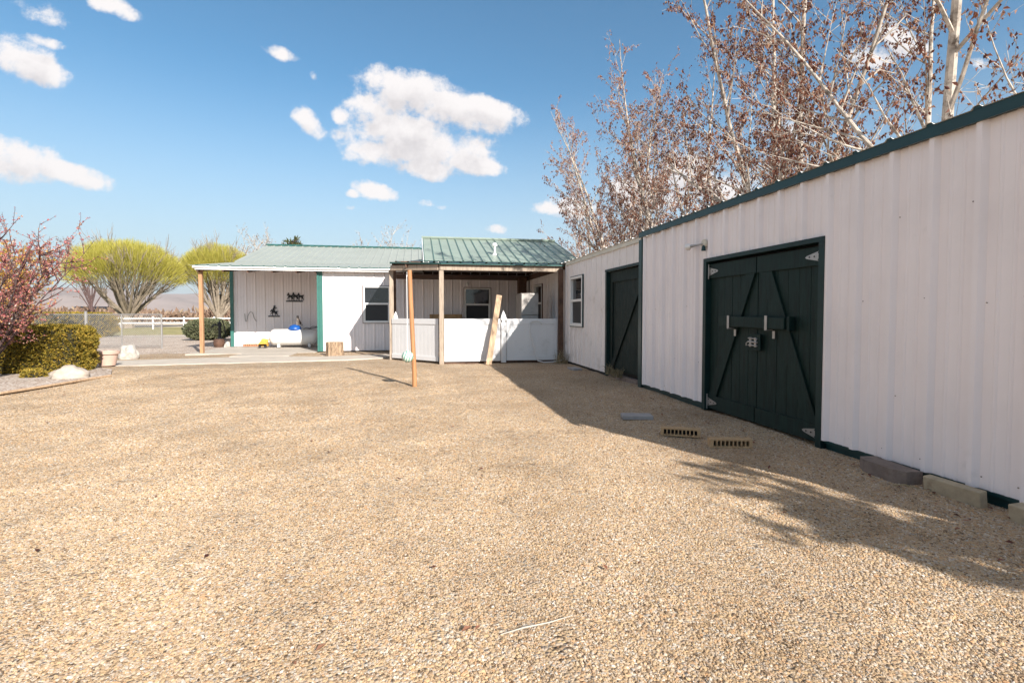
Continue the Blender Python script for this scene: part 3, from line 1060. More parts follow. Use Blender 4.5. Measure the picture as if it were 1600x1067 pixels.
mb.build('brace', M['green_old'], d2)
mb = WMB()
mb.box(X2 + 0.02, D2[0], -0.03, X2 + 0.13, D2[1] - 0.06, 0.075)
mb.build('door_sill', M['darkblock'], far)
mb = WMB()
mb.box(X2 + 0.14, D2[0] - 0.1, -0.02, X2 + 0.15, D2[1], D2[3])  # dark sheet added behind the door, standing in for the unlit inside
mb.build('dark_backing', M['dark'], far)

# ------------------------------------------------------------------ house: left wing and patio wing
house = thing('ranch_house', 'low white metal sided house with pale green metal roofs across the yard', 'house', (-3.3, 18.3, 0))
HW = (-1.83, -0.92, 1.0, 2.27)
RW = (1.65, 2.60, 1.0, 2.24)
mb = WMB()
ribbed(mb, (0, 18.3, 0), (1, 0, 0), (0, 0, 1), (0, -1, 0), -3.26, 3.90, 0.05, 2.78, phase=-3.14, holes=[(HW[0], HW[1], HW[2], HW[3]), (RW[0], RW[1], RW[2], RW[3])])
ribbed(mb, (0, 21.6, 0), (1, 0, 0), (0, 0, 1), (0, -1, 0), -7.04, -3.3, 0.05, 3.25, phase=-6.9)
ribbed(mb, (-7.05, 0, 0), (0, 1, 0), (0, 0, 1), (-1, 0, 0), 21.62, 32.0, 0.02, 3.25)
ribbed(mb, (-3.3, 0, 0), (0, 1, 0), (0, 0, 1), (-1, 0, 0), 18.33, 21.58, 0.05, 2.9)
mb.build('wall', M['siding'], house)
mb = WMB()   # gable walls (closed with triangles)
mb.poly([(0.25, 18.3, 2.8), (0.25, 18.3, 3.2), (0.25, 22.0, 4.42), (0.25, 25.9, 3.2), (0.25, 25.9, 2.8)])
mb.build('gable', M['siding'], house)
mb = WMB()
mb.poly([(5.9, 18.3, 0), (5.9, 18.3, 3.2), (5.9, 22.0, 4.42), (5.9, 25.9, 3.2), (5.9, 25.9, 0)])
mb.build('gable', M['siding'], house)
mb = WMB()
mb.poly([(-7.05, 21.7, 3.1), (-7.05, 22.5, 3.3), (-7.05, 27.3, 4.6), (-7.05, 32.0, 3.3), (-7.05, 32, 3.1)])
mb.build('gable', M['siding'], house)
mb = WMB()
mb.quad((0.25, 18.26, 2.79), (5.9, 18.26, 2.79), (5.9, 18.26, 3.12), (0.25, 18.26, 3.12))
mb.build('gable', M['siding'], house)
mb = WMB()
mb.box(-3.33, 18.24, 0.04, -3.265, 18.36, 2.76)
mb.box(-3.262, 18.262, 0.04, -3.15, 18.275, 2.76)
mb.build('corner_trim', M['green_trim_pale'], house)
mb = WMB()
mb.box(-7.13, 21.52, 0.04, -7.02, 21.64, 3.05)
mb.build('corner_trim', M['green_trim_pale'], house)
window(house, (HW[0], 18.3, HW[2]), (1, 0, 0), (0, -1, 0), HW[1] - HW[0], HW[3] - HW[2], M['white'], M['dark_wood'])
window(house, (RW[0], 18.3, RW[2]), (1, 0, 0), (0, -1, 0), RW[1] - RW[0], RW[3] - RW[2], M['white'], M['dark_wood'])
# left roof, two pitches
mb = WMB()


def roof_strip(mb, x0, x1, ya, za, yb, zb, phase=0.1, m=0, rib=0.025):
    d = Vector((0, yb - ya, zb - za))
    L_ = d.length
    d.normalize()
    nrm = Vector((1, 0, 0)).cross(d)
    ribbed(mb, (0, ya, za), (1, 0, 0), d, nrm, x0, x1, 0, L_, phase=phase, rib_h=rib, rib_w=0.036, minor=False, m=m)


roof_strip(mb, -7.2, 0.24, 18.0, 2.86, 22.5, 3.40)
roof_strip(mb, -7.3, 0.24, 22.5, 3.403, 27.3, 4.70)
roof_strip(mb, -7.3, 0.24, 27.3, 4.70, 32.3, 3.35)
rf = mb.build('roof', M['roof_faded'], house)
mb = WMB()
mb.tube([(-7.32, 27.28, 4.735), (0.2, 27.28, 4.735)], 0.045, 6)
for i in range(23):
    mb.box(-7.2 + i * 0.335 - 0.04, 27.16, 4.67, -7.2 + i * 0.335 + 0.10, 27.22, 4.735)
mb.build('ridge_cap', M['roof_edge'], rf)
mb = WMB()
y = -7.2
ph = 0.1 + 0.335 * math.floor((-7.2 - 0.1) / 0.335)
while ph < 0.2:
    if ph > -7.15:
        mb.box(ph + 0.04, 17.962, 2.846, ph + 0.295, 18.02, 2.872)  # dark dash standing in for the shadow beneath the panel end
        mb.box(ph - 0.03, 17.985, 2.862, ph + 0.03, 18.02, 2.89)
    ph += 0.335
mb.build('roof_edge', M['roof_edge'], rf)
mb = WMB()
mb.box(-7.0, 18.03, 2.735, 0.2, 18.07, 2.845)
mb.box(-7.05, 17.975, 2.79, 0.2, 18.029, 2.85)
mb.build('fascia', M['white'], house)
mb = WMB()
for xx in (-6.95, -6.2, -5.45, -4.7, -3.95, -3.36):
    mb.bar((xx, 18.08, 2.74), (xx, 21.55, 3.14), 0.045, 0.15)
mb.build('rafters', M['dark_wood'], house)
mb = WMB()
mb.quad((-7.1, 18.05, 2.825), (-3.3, 18.05, 2.825), (-3.3, 21.6, 3.25), (-7.1, 21.6, 3.25))
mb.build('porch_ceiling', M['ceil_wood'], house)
mb = WMB()
mb.box(-6.99, 18.26, -0.05, -6.88, 18.37, 2.76)
mb.build('porch_post', M['post_wood'], house, bevel=0.006)
# patio wing roof
mb = WMB()
roof_strip(mb, 0.22, 5.97, 17.9, 3.14, 22.0, 4.49, phase=0.25, rib=0.03)
roof_strip(mb, 0.22, 5.97, 22.0, 4.49, 26.2, 3.12, phase=0.25, rib=0.03)
rf2 = mb.build('roof', M['roof'], house)
mb = WMB()
k = 0.25
while k < 5.9:
    mb.bar((k, 17.93, 3.175), (k, 21.98, 4.508), 0.022, 0.022)
    k += 0.335
mb.build('seams', M['roof_edge'], rf2)
mb = WMB()
mb.bar((0.225, 17.9, 3.10), (0.225, 22.0, 4.45), 0.03, 0.13)
mb.build('rake_board', M['white'], rf2)
mb = WMB()
mb.tube([(0.2, 21.98, 4.53), (5.98, 21.98, 4.53)], 0.05, 6)
mb.build('ridge_cap', M['roof'], rf2)
mb = WMB()
k = 0.25
while k < 5.9:
    mb.box(k - 0.15, 17.885, 3.125, k + 0.15, 17.92, 3.143)
    k += 0.335
mb.build('roof_edge', M['roof_edge'], rf2)
mb = WMB()
mb.box(0.25, 17.95, 2.98, 5.9, 17.99, 3.115)
mb.build('fascia', M['white'], house)
# roof vent
mb = WMB()
mb.lathe([(0.11, 0.0), (0.09, 0.03), (0.045, 0.10), (0.04, 0.36)], (2.86, 19.0, 3.48), 14)
mb.lathe([(0.05, 0.34), (0.10, 0.36), (0.10, 0.42), (0.07, 0.46), (0.02, 0.48)], (2.86, 19.0, 3.48), 14)
mb.build('roof_vent', M['white'], rf2)

# ------------------------------------------------------------------ patio cover (lean-to) in front
pat = thing('patio_cover', 'lean-to patio cover on weathered wooden posts with green metal edge', 'patio cover', (0.62, 13.5, 0))


def yf(x):
    return 13.28 if x > 0.58 else 13.28 + (0.58 - x) * 1.12


mb = WMB()


def pz(y):
    return 2.62 + (y - 13.28) * 0.098


XS0, XS1 = -0.74, 3.90
Dv = Vector((0, 1, 0.098)).normalized()
kx = Dv.length / Dv.y
ribbed(mb, (0, 13.28, 2.62), (1, 0, 0), (Dv / Dv.y), Vector((0, -0.098, 1)).normalized(), XS0, 0.58, lambda u: (0.58 - u) * 1.12, 4.9, phase=0.1, rib_h=0.025, rib_w=0.036, minor=False)
ribbed(mb, (0, 13.28, 2.62), (1, 0, 0), (Dv / Dv.y), Vector((0, -0.098, 1)).normalized(), 0.58, XS1, 0.0, 4.9, phase=0.1, rib_h=0.025, rib_w=0.036, minor=False)
rfp = mb.build('roof', M['roof_edge'], pat)
mb = WMB()
mb.bar((0.60, 13.30, 2.597), (3.88, 13.30, 2.597), 0.03, 0.03)
mb.bar((0.585, 13.30, 2.597), (-0.735, 14.77, 2.735), 0.03, 0.03)
mb.bar((-0.735, 14.78, 2.735), (-0.735, 18.1, 3.06), 0.03, 0.05)
mb.build('roof_edge', M['roof_edge'], rfp)
mb = WMB()
mb.bar((0.58, 13.40, 2.51), (3.86, 13.40, 2.51), 0.045, 0.14)
mb.bar((0.54, 13.43, 2.51), (-0.72, 14.87, 2.60), 0.045, 0.14)
mb.bar((-0.70, 15.0, 2.62), (-0.70, 18.2, 2.9), 0.045, 0.14)
mb.build('beam', M['grey_wood'], pat)
mb = WMB()
for yy in (14.3, 15.4, 16.5, 17.6):
    xl = max(-0.72, 0.50 - (yy - 13.4) * 0.9)
    mb.bar((xl, yy, pz(yy) - 0.085), (3.84, yy, pz(yy) - 0.085), 0.045, 0.11)
mb.build('rafters', M['dark_wood'], pat)
mb = WMB()
mb.poly([(0.58, 13.33, 2.592), (3.88, 13.33, 2.592), (3.88, 18.25, pz(18.25) - 0.025), (-0.72, 18.25, pz(18.25) - 0.025), (-0.72, 14.8, pz(14.9) - 0.025)])
mb.poly([(-0.7, 17.4, 2.62), (3.87, 17.4, 2.62), (3.87, 18.24, 2.52), (-0.7, 18.24, 2.52)])
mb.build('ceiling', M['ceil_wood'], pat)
mb = WMB()
mb.poly([(3.905, 13.27, 2.5), (3.905, 18.27, 2.5), (3.905, 18.27, pz(18.27) + 0.02), (3.905, 13.27, 2.63)])  # boards added to stop sun leaking through the gap onto the rear wall
mb.poly([(3.91, 13.27, 2.5), (3.91, 13.27, 2.63), (3.91, 18.27, pz(18.27) + 0.02), (3.91, 18.27, 2.5)])
mb.poly([(-0.73, 18.28, 2.7), (3.91, 18.28, 2.7), (3.91, 18.28, 3.14), (-0.73, 18.28, 3.14)])
mb.build('sun_block_board', M['dark_wood'], pat)
mb = WMB()
mb.box(0.56, 13.40, -0.05, 0.68, 13.50, 2.58)
mb.build('post', M['grey_wood'], pat, bevel=0.006)
mb = WMB()
mb.box(-0.78, 14.98, -0.05, -0.66, 15.08, 2.56)
mb.build('post', M['grey_wood'], pat, bevel=0.006)
mb = WMB()
mb.box(3.73, 13.24, -0.05, 3.85, 13.36, 2.50)
o = mb.build('post', M['dark_wood'], pat, bevel=0.006)
mb = WMB()
mb.box(-0.80, 17.3, -0.05, -0.68, 17.42, 2.75)
o = mb.build('post', M['dark_wood'], pat, bevel=0.006)
mb = WMB()
mb.box(3.50, 17.6, 0.0, 3.78, 17.9, 2.6)
mb.build('corner_post', M['dark_wood'], pat)

# ------------------------------------------------------------------ vinyl fence
vf = thing('vinyl_fence', 'white vinyl privacy fence panels closing the patio between wooden posts', 'fence', (0.62, 13.45, 0))


def vinyl_panel(a, b, z0, z1):
    a, b = Vector((*a, 0)), Vector((*b, 0))
    d = (b - a)
    L_ = d.length
    d.normalize()
    nrm = Vector((d.y, -d.x, 0))
    rot = Matrix((d, -nrm, Vector((0, 0, 1)))).transposed()
    mb = WMB()
    bw = 0.155
    n_ = max(1, round(L_ / bw))
    bw = L_ / n_
    for i in range(n_):
        mb.obox(a + d * (bw * (i + 0.5)) + Vector((0, 0, (z0 + z1) / 2)), (bw - 0.006, 0.022, z1 - z0 - 0.1), rot)
    mb.obox(a + d * (L_ / 2) + Vector((0, 0, (z0 + z1) / 2)), (L_, 0.014, z1 - z0 - 0.12), rot)
    p = mb.build('panel', M['vinyl'], vf, bevel=0.003)
    for zc_, hh_ in ((z1 - 0.075, 0.15), (z0 + 0.06, 0.12)):
        mb = WMB()
        mb.obox(a + d * (L_ / 2) + Vector((0, 0, zc_)), (L_, 0.05, hh_), rot)
        mb.build('rail', M['vinyl'], p, bevel=0.005)


vinyl_panel((-0.70, 14.96), (0.55, 13.56), 0.06, 1.18)
vinyl_panel((0.69, 13.45), (2.17, 13.42), 0.06, 1.18)
vinyl_panel((2.33, 13.42), (3.72, 13.38), 0.07, 1.18)


def gothic_post(x, y, top):
    mb = WMB()
    mb.box(x - 0.065, y - 0.065, 0.02, x + 0.065, y + 0.065, top - 0.40)
    p = mb.build('post', M['vinyl'], vf, bevel=0.006)
    mb = WMB()

    def ring(z, h):
        return [(x - h, y - h, z), (x + h, y - h, z), (x + h, y + h, z), (x - h, y + h, z)]
    lv = [(top - 0.399, 0.066), (top - 0.34, 0.066), (top - 0.31, 0.045), (top - 0.27, 0.045), (top - 0.25, 0.075), (top - 0.22, 0.075), (top - 0.16, 0.06), (top - 0.08, 0.035), (top, 0.004)]
    for (za, ha), (zb, hb) in zip(lv, lv[1:]):
        ra, rb = ring(za, ha), ring(zb, hb)
        for i in range(4):
            mb.quad(ra[i], ra[(i + 1) % 4], rb[(i + 1) % 4], rb[i])
    mb.build('post_cap', M['vinyl'], p)


gothic_post(2.25, 13.43, 1.40)
gothic_post(-0.62, 15.35, 1.38)
mb = WMB()
mb.box(0.69, 13.47, -0.03, 3.72, 13.49, 0.065)
mb.build('kick_board', M['dark_wood'], vf)

# ------------------------------------------------------------------ things around the patio
# leaning plank
mb = MB()
a, b_ = Vector((1.80, 13.02, 0.0)), Vector((2.13, 13.37, 1.80))
mb.bar(a, b_, 0.145, 0.04, up=(0.0, -1.0, 0.2))
o = mb.build('plank', M['plank'], bevel=0.004)
tag(o, 'raw timber plank leaning on the white patio fence', 'plank')
# hose on the fence
mb = MB()
pts = []
for i in range(9):
    t = i / 8 * PI
    pts.append((2.93 + 0.17 - 0.17 * math.cos(PI - t) * 1.0, 13.345, 1.05 + 0.09 * math.sin(t)))
pts = [(3.28 - 0.17 * (1 - math.cos(i / 8 * PI)), 13.345, 1.04 + 0.09 * math.sin(i / 8 * PI)) for i in range(9)]
pts += [(2.96, 13.33, 0.8), (3.03, 13.31, 0.5), (3.10, 13.29, 0.2), (3.16, 13.26, 0.06), (3.30, 13.22, 0.025), (3.55, 13.22, 0.03), (3.80, 13.2, 0.07)]
mb.tube(pts, 0.014, 8)
tag(mb.build('hose', M['vinyl'], smooth=True), 'thin white hose hooked over the fence and trailing on the gravel', 'hose')
# upright freezer
fz = thing('refrigerator', 'old grey metal refrigerator standing behind the patio fence', 'refrigerator', (3.15, 14.6, 0))
mb = WMB()
mb.box(2.89, 14.26, 0.08, 3.40, 15.0, 1.90)
bod = mb.build('body', M['fridge'], fz, bevel=0.02)
for za, zb in ((0.1, 1.26), (1.28, 1.885)):
    mb = WMB()
    mb.box(2.90, 14.20, za, 3.39, 14.255, zb)
    mb.build('door', M['fridge'], fz, bevel=0.012)
mb = WMB()
mb.tube([(2.95, 14.19, 0.96), (2.95, 14.165, 0.98), (2.95, 14.165, 1.15), (2.95, 14.19, 1.17)], 0.011, 6)
mb.build('handle', M['galv'], fz)
# brown bench / planter on the patio
bn = thing('wooden_bench', 'yellowish brown wooden bench against the patio wall behind the fence', 'bench', (0.95, 17.8, 0))
mb = WMB()
for i in range(3):
    mb.box(0.42, 17.55 + i * 0.14, 0.45, 1.55, 17.67 + i * 0.14, 0.48)
mb.build('seat', M['brick'], bn)
mb = WMB()
mb.box(0.42, 17.96, 1.06, 1.55, 17.99, 1.30)
mb.box(0.42, 17.96, 0.75, 1.55, 17.99, 0.95)
mb.build('backrest', M['brick'], bn)
for xx in (0.45, 1.46):
    mb = WMB()
    mb.box(xx, 17.93, 0.03, xx + 0.06, 17.955, 1.28)
    mb.box(xx, 17.56, 0.03, xx + 0.06, 17.62, 0.448)
    mb.build('leg', M['brick'], bn)
# patio lamp
pl = thing('patio_lamp', 'small white lamp fixture on the rear wall above the patio window', 'light', (1.75, 18.25, 2.36))
mb = WMB()
mb.lathe([(0.05, 0), (0.05, 0.02)], (1.75, 18.22, 2.38), 12, axis='Y')
mb.build('base', M['white'], pl)
mb = WMB()
mb.lathe([(0.02, 0.1), (0.03, 0.08), (0.045, 0.0), (0.04, -0.03), (0.01, -0.05)], (1.75, 18.15, 2.33), 12)
mb.build('bulb', M['white'], pl, smooth=True)
# small item on window ledge
mb = MB()
mb.lathe([(0.06, 0.0), (0.07, 0.05), (0.06, 0.12), (0.10, 0.15), (0.09, 0.19), (0.02, 0.20)], (2.36, 13.9, 1.02), 12)

# ------------------------------------------------------------------ tetherball
tp = thing('tetherball_pole', 'leaning orange wooden tetherball pole standing in the gravel', 'pole', (-0.06, 9.42, 0))
mb = WMB()
mb.tube([(-0.055, 9.42, -0.1), (-0.06, 9.42, 0.3), (-0.09, 9.42, 1.0), (-0.115, 9.42, 1.6), (-0.13, 9.42, 2.09)], [0.042, 0.042, 0.041, 0.04, 0.039], 16)
mb.build('shaft', M['orange_wood'], tp, smooth=False)
mb = WMB()
mb.lathe([(0.015, 0), (0.015, 0.03)], (-0.175, 9.42, 2.03), 10)
mb.tube([(-0.13, 9.42, 2.05), (-0.175, 9.42, 2.05), (-0.178, 9.42, 2.0)], 0.01, 6)
mb.build('hook', M['galv'], tp)
tb = thing('tetherball', 'pale mint and grey tetherball hanging on a thin white rope', 'ball', (-0.175, 9.36, 0.54))
mb = WMB()
mb.tube([(-0.178, 9.42, 2.0), (-0.182, 9.41, 1.97), (-0.175, 9.37, 0.66)], [0.012, 0.006, 0.006], 6)
mb.build('rope', M['white'], tb)
bm = bmesh.new()
bmesh.ops.create_uvsphere(bm, u_segments=28, v_segments=18, radius=0.105)
me = bpy.data.meshes.new('ball')
bm.to_mesh(me)
bm.free()
for p in me.polygons:
    p.use_smooth = True
mm = bpy.data.materials.new('ball_vinyl')
mm.use_nodes = True
nt = mm.node_tree
t_ = nd(nt, 'ShaderNodeTexCoord')
wv = nd(nt, 'ShaderNodeTexWave', i_Scale=7.0, i_Distortion=2.5)
nt.links.new(t_.outputs['Object'], wv.inputs['Vector'])
nt.links.new(ramp(nt, wv.outputs[1], [(0.35, (0.16, 0.36, 0.27)), (0.55, (0.62, 0.66, 0.58))]), nt.nodes['Principled BSDF'].inputs['Base Color'])
nt.nodes['Principled BSDF'].inputs['Roughness'].default_value = 0.4
me.materials.append(mm)
o = bpy.data.objects.new('ball', me)
COL.objects.link(o)
o.parent = tb
o.rotation_euler = (0.4, 0.3, 0)
mb = MB()
mb.tube([(0, 0, 0.10), (0, 0, 0.125)], 0.012, 8)
mb.build('ball_ring', M['white'], tb)

# ------------------------------------------------------------------ porch things
# propane tank
tk = thing('propane_tank', 'white horizontal propane tank lying on two feet on the porch slab', 'tank', (-4.65, 20.7, 0.05))
TR, TZ, TY = 0.31, 0.43, 20.75
prof = []
x0, x1 = -5.52, -3.72
for i in range(9):
    a = i / 8 * PI / 2
    prof.append((max(0.003, TR * math.sin(a)), x0 + 0.20 * (1 - math.cos(a))))
for i in range(9):
    a = PI / 2 - i / 8 * PI / 2
    prof.append((max(0.003, TR * math.sin(a)), x1 - 0.20 * (1 - math.cos(a))))
mb = WMB()
mb.lathe(prof, (0, TY, TZ), 40, axis='X')
mb.build('shell', M['tank'], tk, smooth=True)
for xx in (-5.15, -4.05):
    mb = WMB()
    mb.box(xx - 0.045, TY - 0.22, 0.05, xx + 0.045, TY + 0.22, 0.17)
    mb.build('foot', M['tank'], tk, bevel=0.006)
mb = WMB()
mb.tube([(-4.28, TY - 0.05, 0.74), (-4.15, TY - 0.07, 0.79), (-4.05, TY - 0.05, 0.76), (-3.95, TY - 0.05, 0.83), (-3.8, TY, 0.82), (-3.65, TY + 0.1, 0.74)], 0.012, 6)
mb.tube([(-4.22, TY, 0.73), (-4.0, TY - 0.08, 0.75), (-3.9, TY, 0.78), (-3.74, TY + 0.1, 0.80)], 0.012, 6)
mb.build('gas_line', M['black'], tk)
mb = WMB()
pr = [(0.24 * math.sin(a), 0.72 + 0.19 * math.cos(a)) for a in [PI * 0.5 * i / 8 for i in range(1, 9)]]
pr = [(0.004, 0.91)] + pr + [(0.225, 0.69)]
mb.lathe(pr, (-4.6, TY, 0), 28)
o = mb.build('dome_lid', M['blue'], tk, smooth=True)
# white chain hanging by the tank end
mb = MB()
for i in range(9):
    z = 0.62 - i * 0.045
    mb.obox((-5.52 - 0.05 * math.sin(i * 0.5), 20.55, z), (0.05 if i % 2 else 0.02, 0.02 if i % 2 else 0.05, 0.05))
tag(mb.build('chain', M['white'], bevel=0.006), 'white plastic chain hanging beside the left end of the propane tank', 'chain')
# yellow toy truck-like bucket stack
yl = thing('toy_dump_truck', 'yellow plastic toy dump truck on the porch slab beside the tank', 'toy', (-5.68, 20.55, 0.05))
mb = WMB()
mb.poly([(-5.84, 20.45, 0.12), (-5.52, 20.45, 0.12), (-5.52, 20.45, 0.24), (-5.80, 20.45, 0.24)])
mb.box(-5.84, 20.45, 0.10, -5.52, 20.68, 0.20)
mb.build('chassis', M['yellow'], yl, bevel=0.015)
mb = WMB()
mb.obox((-5.62, 20.56, 0.30), (0.24, 0.22, 0.15), Matrix.Rotation(0.12, 3, 'Y'))
mb.build('bed', M['yellow'], yl, bevel=0.02)
mb = WMB()
mb.box(-5.80, 20.47, 0.203, -5.70, 20.66, 0.29)
mb.build('cab', M['yellow'], yl, bevel=0.015)
for xx in (-5.78, -5.58):
    mb = WMB()
    mb.lathe([(0.02, 0), (0.05, 0.0), (0.05, 0.05), (0.02, 0.05)], (xx, 20.42, 0.10), 14, axis='Y')
    mb.build('wheel', M['black'], yl)
# stacked orange bricks
for i in range(3):
    mb = MB()
    mb.obox((0, 0, 0), (0.19, 0.09, 0.10))
    for j in range(3):
        mb.obox((-0.06 + j * 0.06, -0.046, 0), (0.028, 0.004, 0.05), None, 1)
    o = mb.build('brick', [M['redbrick'], M['dark']], bevel=0.004)
    o.location = (-6.56 + i * 0.2, 21.45, 0.10)
    tag(o, ['orange brick at the left end of the row against the porch wall', 'orange brick in the middle of the row against the porch wall',
            'orange brick at the right end of the row against the porch wall'][i], 'brick', 'orange bricks by the porch wall')
# coiled wire hook on wall
mb = MB()
pts = [(-6.62, 21.56, 1.32), (-6.6, 21.55, 1.02), (-6.55, 21.55, 1.02), (-6.50, 21.55, 1.25), (-6.42, 21.55, 1.40), (-6.33, 21.55, 1.36), (-6.28, 21.55, 1.15), (-6.2, 21.55, 1.02)]
mb.tube(pts, 0.012, 6)
tag(mb.build('wire_hook', M['galv']), 'bent grey wire hook hanging on the porch back wall', 'hook')


def silhouette(mb, poly, sx, sz, ox, oz, y0, y1):
    P = [(ox + x * sx, oz + z * sz) for x, z in poly]
    mb.poly([(x, y0, z) for x, z in P])
    mb.poly([(x, y1, z) for x, z in reversed(P)])
    for i in range(len(P)):
        a, b2 = P[i], P[(i + 1) % len(P)]
        mb.quad((a[0], y0, a[1]), (b2[0], y0, b2[1]), (b2[0], y1, b2[1]), (a[0], y1, a[1]))


HORSE = [(0.0, 0.62), (0.04, 0.55), (0.10, 0.60), (0.16, 0.70), (0.20, 0.62), (0.16, 0.45), (0.06, 0.34), (0.0, 0.16), (0.04, 0.13), (0.12, 0.30), (0.26, 0.40),
         (0.22, 0.22), (0.30, 0.02), (0.36, 0.02), (0.32, 0.22), (0.36, 0.40), (0.56, 0.40), (0.66, 0.26), (0.60, 0.05), (0.66, 0.04), (0.74, 0.24), (0.80, 0.28), (0.92, 0.06), (0.97, 0.09), (0.88, 0.34), (0.84, 0.52), (0.96, 0.60),
         (1.0, 0.74), (0.90, 0.66), (0.80, 0.70), (0.56, 0.66), (0.36, 0.72), (0.28, 0.92), (0.20, 1.0), (0.17, 0.93), (0.09, 0.84), (0.0, 0.68)]
wa = thing('wall_art', 'black metal cutout of running horses on the porch wall', 'wall art', (-4.78, 21.55, 1.8))
mb = WMB()
for i, ox in enumerate((-5.06, -4.87, -4.68)):
    silhouette(mb, HORSE, 0.26, 0.33 + 0.02 * (i % 2), ox, 1.83, 21.545 + i * 0.007, 21.55 + i * 0.007)
mb.build('horses', M['black'], wa)
mb = WMB()
mb.box(-5.09, 21.54, 1.79, -4.47, 21.57, 1.835)
mb.build('base_bar', M['black'], wa)
wb = thing('wall_art', 'smaller black metal cutout of a rider on a horse on the porch wall', 'wall art', (-5.55, 21.55, 1.2))
mb = WMB()
silhouette(mb, HORSE, 0.30, 0.26, -5.69, 1.24, 21.545, 21.55)
silhouette(mb, [(0.0, 0.0), (0.3, -0.1), (0.42, 0.1), (0.35, 0.45), (0.7, 0.55), (0.72, 0.64), (0.42, 0.62), (0.40, 0.72), (0.46, 0.86), (0.60, 0.90), (0.34, 1.0), (0.05, 0.92), (0.18, 0.86), (0.14, 0.70), (0.02, 0.5)], 0.22, 0.24, -5.60, 1.40, 21.552, 21.557)
mb.build('rider', M['black'], wb)
mb = WMB()
mb.box(-5.76, 21.54, 1.195, -5.34, 21.57, 1.24)
mb.build('base_bar', M['black'], wb)


# cat sitting on the blue lid
def make_cat():
    root = thing('cat', 'dark tabby cat sitting upright on the blue lid of the propane tank', 'cat', (-4.46, TY - 0.02, 0.885))
    V = [(0, 0.04, 0.05), (0, 0.035, 0.10), (0, 0.0, 0.17), (0, -0.03, 0.23), (0, -0.045, 0.275), (0, -0.06, 0.315), (0, -0.10, 0.308),   # pelvis .. head, muzzle
         (0.028, -0.045, 0.345), (0.034, -0.043, 0.375), (-0.028, -0.045, 0.345), (-0.034, -0.043, 0.375),                             # ears
         (0.032, -0.05, 0.16), (0.03, -0.062, 0.08), (0.03, -0.068, 0.015), (0.03, -0.095, 0.008),                                       # right front leg
         (-0.032, -0.05, 0.16), (-0.03, -0.062, 0.08), (-0.03, -0.068, 0.015), (-0.03, -0.095, 0.008),
         (0.055, 0.02, 0.06), (0.062, -0.03, 0.035), (0.06, -0.065, 0.01),                                                              # hind legs folded
         (-0.055, 0.02, 0.06), (-0.062, -0.03, 0.035), (-0.06, -0.065, 0.01),
         (0.02, 0.09, 0.03), (0.06, 0.12, 0.012), (0.11, 0.08, 0.01), (0.12, 0.02, 0.01)]                                               # tail
    Rr = [0.062, 0.066, 0.058, 0.048, 0.038, 0.044, 0.022, 0.016, 0.004, 0.016, 0.004, 0.024, 0.017, 0.014, 0.014, 0.024, 0.017, 0.014, 0.014,
          0.04, 0.032, 0.018, 0.04, 0.032, 0.018, 0.018, 0.014, 0.013, 0.009]
    Ed = [(0, 1), (1, 2), (2, 3), (3, 4), (4, 5), (5, 6), (5, 7), (7, 8), (5, 9), (9, 10), (3, 11), (11, 12), (12, 13), (13, 14), (3, 15), (15, 16), (16, 17), (17, 18),
          (0, 19), (19, 20), (20, 21), (0, 22), (22, 23), (23, 24), (0, 25), (25, 26), (26, 27), (27, 28)]
    me = bpy.data.meshes.new('body')
    me.from_pydata(V, Ed, [])
    mt = bpy.data.materials.new('tabby_fur')
    mt.use_nodes = True
    nt = mt.node_tree
    b = nt.nodes['Principled BSDF']
    b.inputs['Roughness'].default_value = 0.9
    tcx = nd(nt, 'ShaderNodeTexCoord')
    w_ = nd(nt, 'ShaderNodeTexWave', i_Scale=9.0, i_Distortion=5.0, bands_direction='Z')
    nt.links.new(tcx.outputs['Object'], w_.inputs['Vector'])
    c = ramp(nt, w_.outputs[1], [(0.3, (0.02, 0.016, 0.014)), (0.7, (0.085, 0.062, 0.048))])
    sx = nd(nt, 'ShaderNodeSeparateXYZ')
    nt.links.new(tcx.outputs['Object'], sx.inputs[0])
    f1_ = nd(nt, 'ShaderNodeMapRange')
    nt.links.new(sx.outputs['Y'], f1_.inputs[0])
    f1_.inputs[1].default_value = -0.055
    f1_.inputs[2].default_value = -0.085
    nt.links.new(mixc(nt, f1_.outputs[0], c, (0.34, 0.29, 0.25)), b.inputs['Base Color'])
    me.materials.append(mt)
    o = bpy.data.objects.new('body', me)
    COL.objects.link(o)
    o.parent = root
    o.rotation_euler = (0, 0, R(-35))
    sk = o.modifiers.new('skin', 'SKIN')
    for i, r_ in enumerate(Rr):
        me.skin_vertices[0].data[i].radius = (r_, r_)
        me.skin_vertices[0].data[i].use_root = (i == 0)
    sk.use_smooth_shade = True
    sb = o.modifiers.new('sub', 'SUBSURF')
    sb.levels = 1
    sb.render_levels = 2
    return root


make_cat()

# stump
st = thing('log_stump', 'sawn log stump standing upright beside the house wall', 'stump', (-2.58, 16.85, 0))
mb = MB()
n = 40
prof_r = []
for j in range(n):
    a = 2 * PI * j / n
    prof_r.append(0.26 + 0.02 * math.sin(a * 3 + 1) + 0.015 * math.sin(a * 11) + rng.uniform(-0.012, 0.012))
for zi, (z, s) in enumerate(((-0.03, 1.04), (0.1, 1.0), (0.3, 0.98), (0.43, 1.0))):
    for j in range(n):
        a = 2 * PI * j / n
        mb.v.append((prof_r[j] * s * math.cos(a), prof_r[j] * s * math.sin(a), z))
for zi in range(3):
    for j in range(n):
        mb.f.append((zi * n + j, zi * n + (j + 1) % n, (zi + 1) * n + (j + 1) % n, (zi + 1) * n + j))
        mb.m.append(0)
mb.f.append(tuple(3 * n + j for j in range(n)))
mb.m.append(1)
mb.build('log', [M['bark'], M['endgrain']], st)

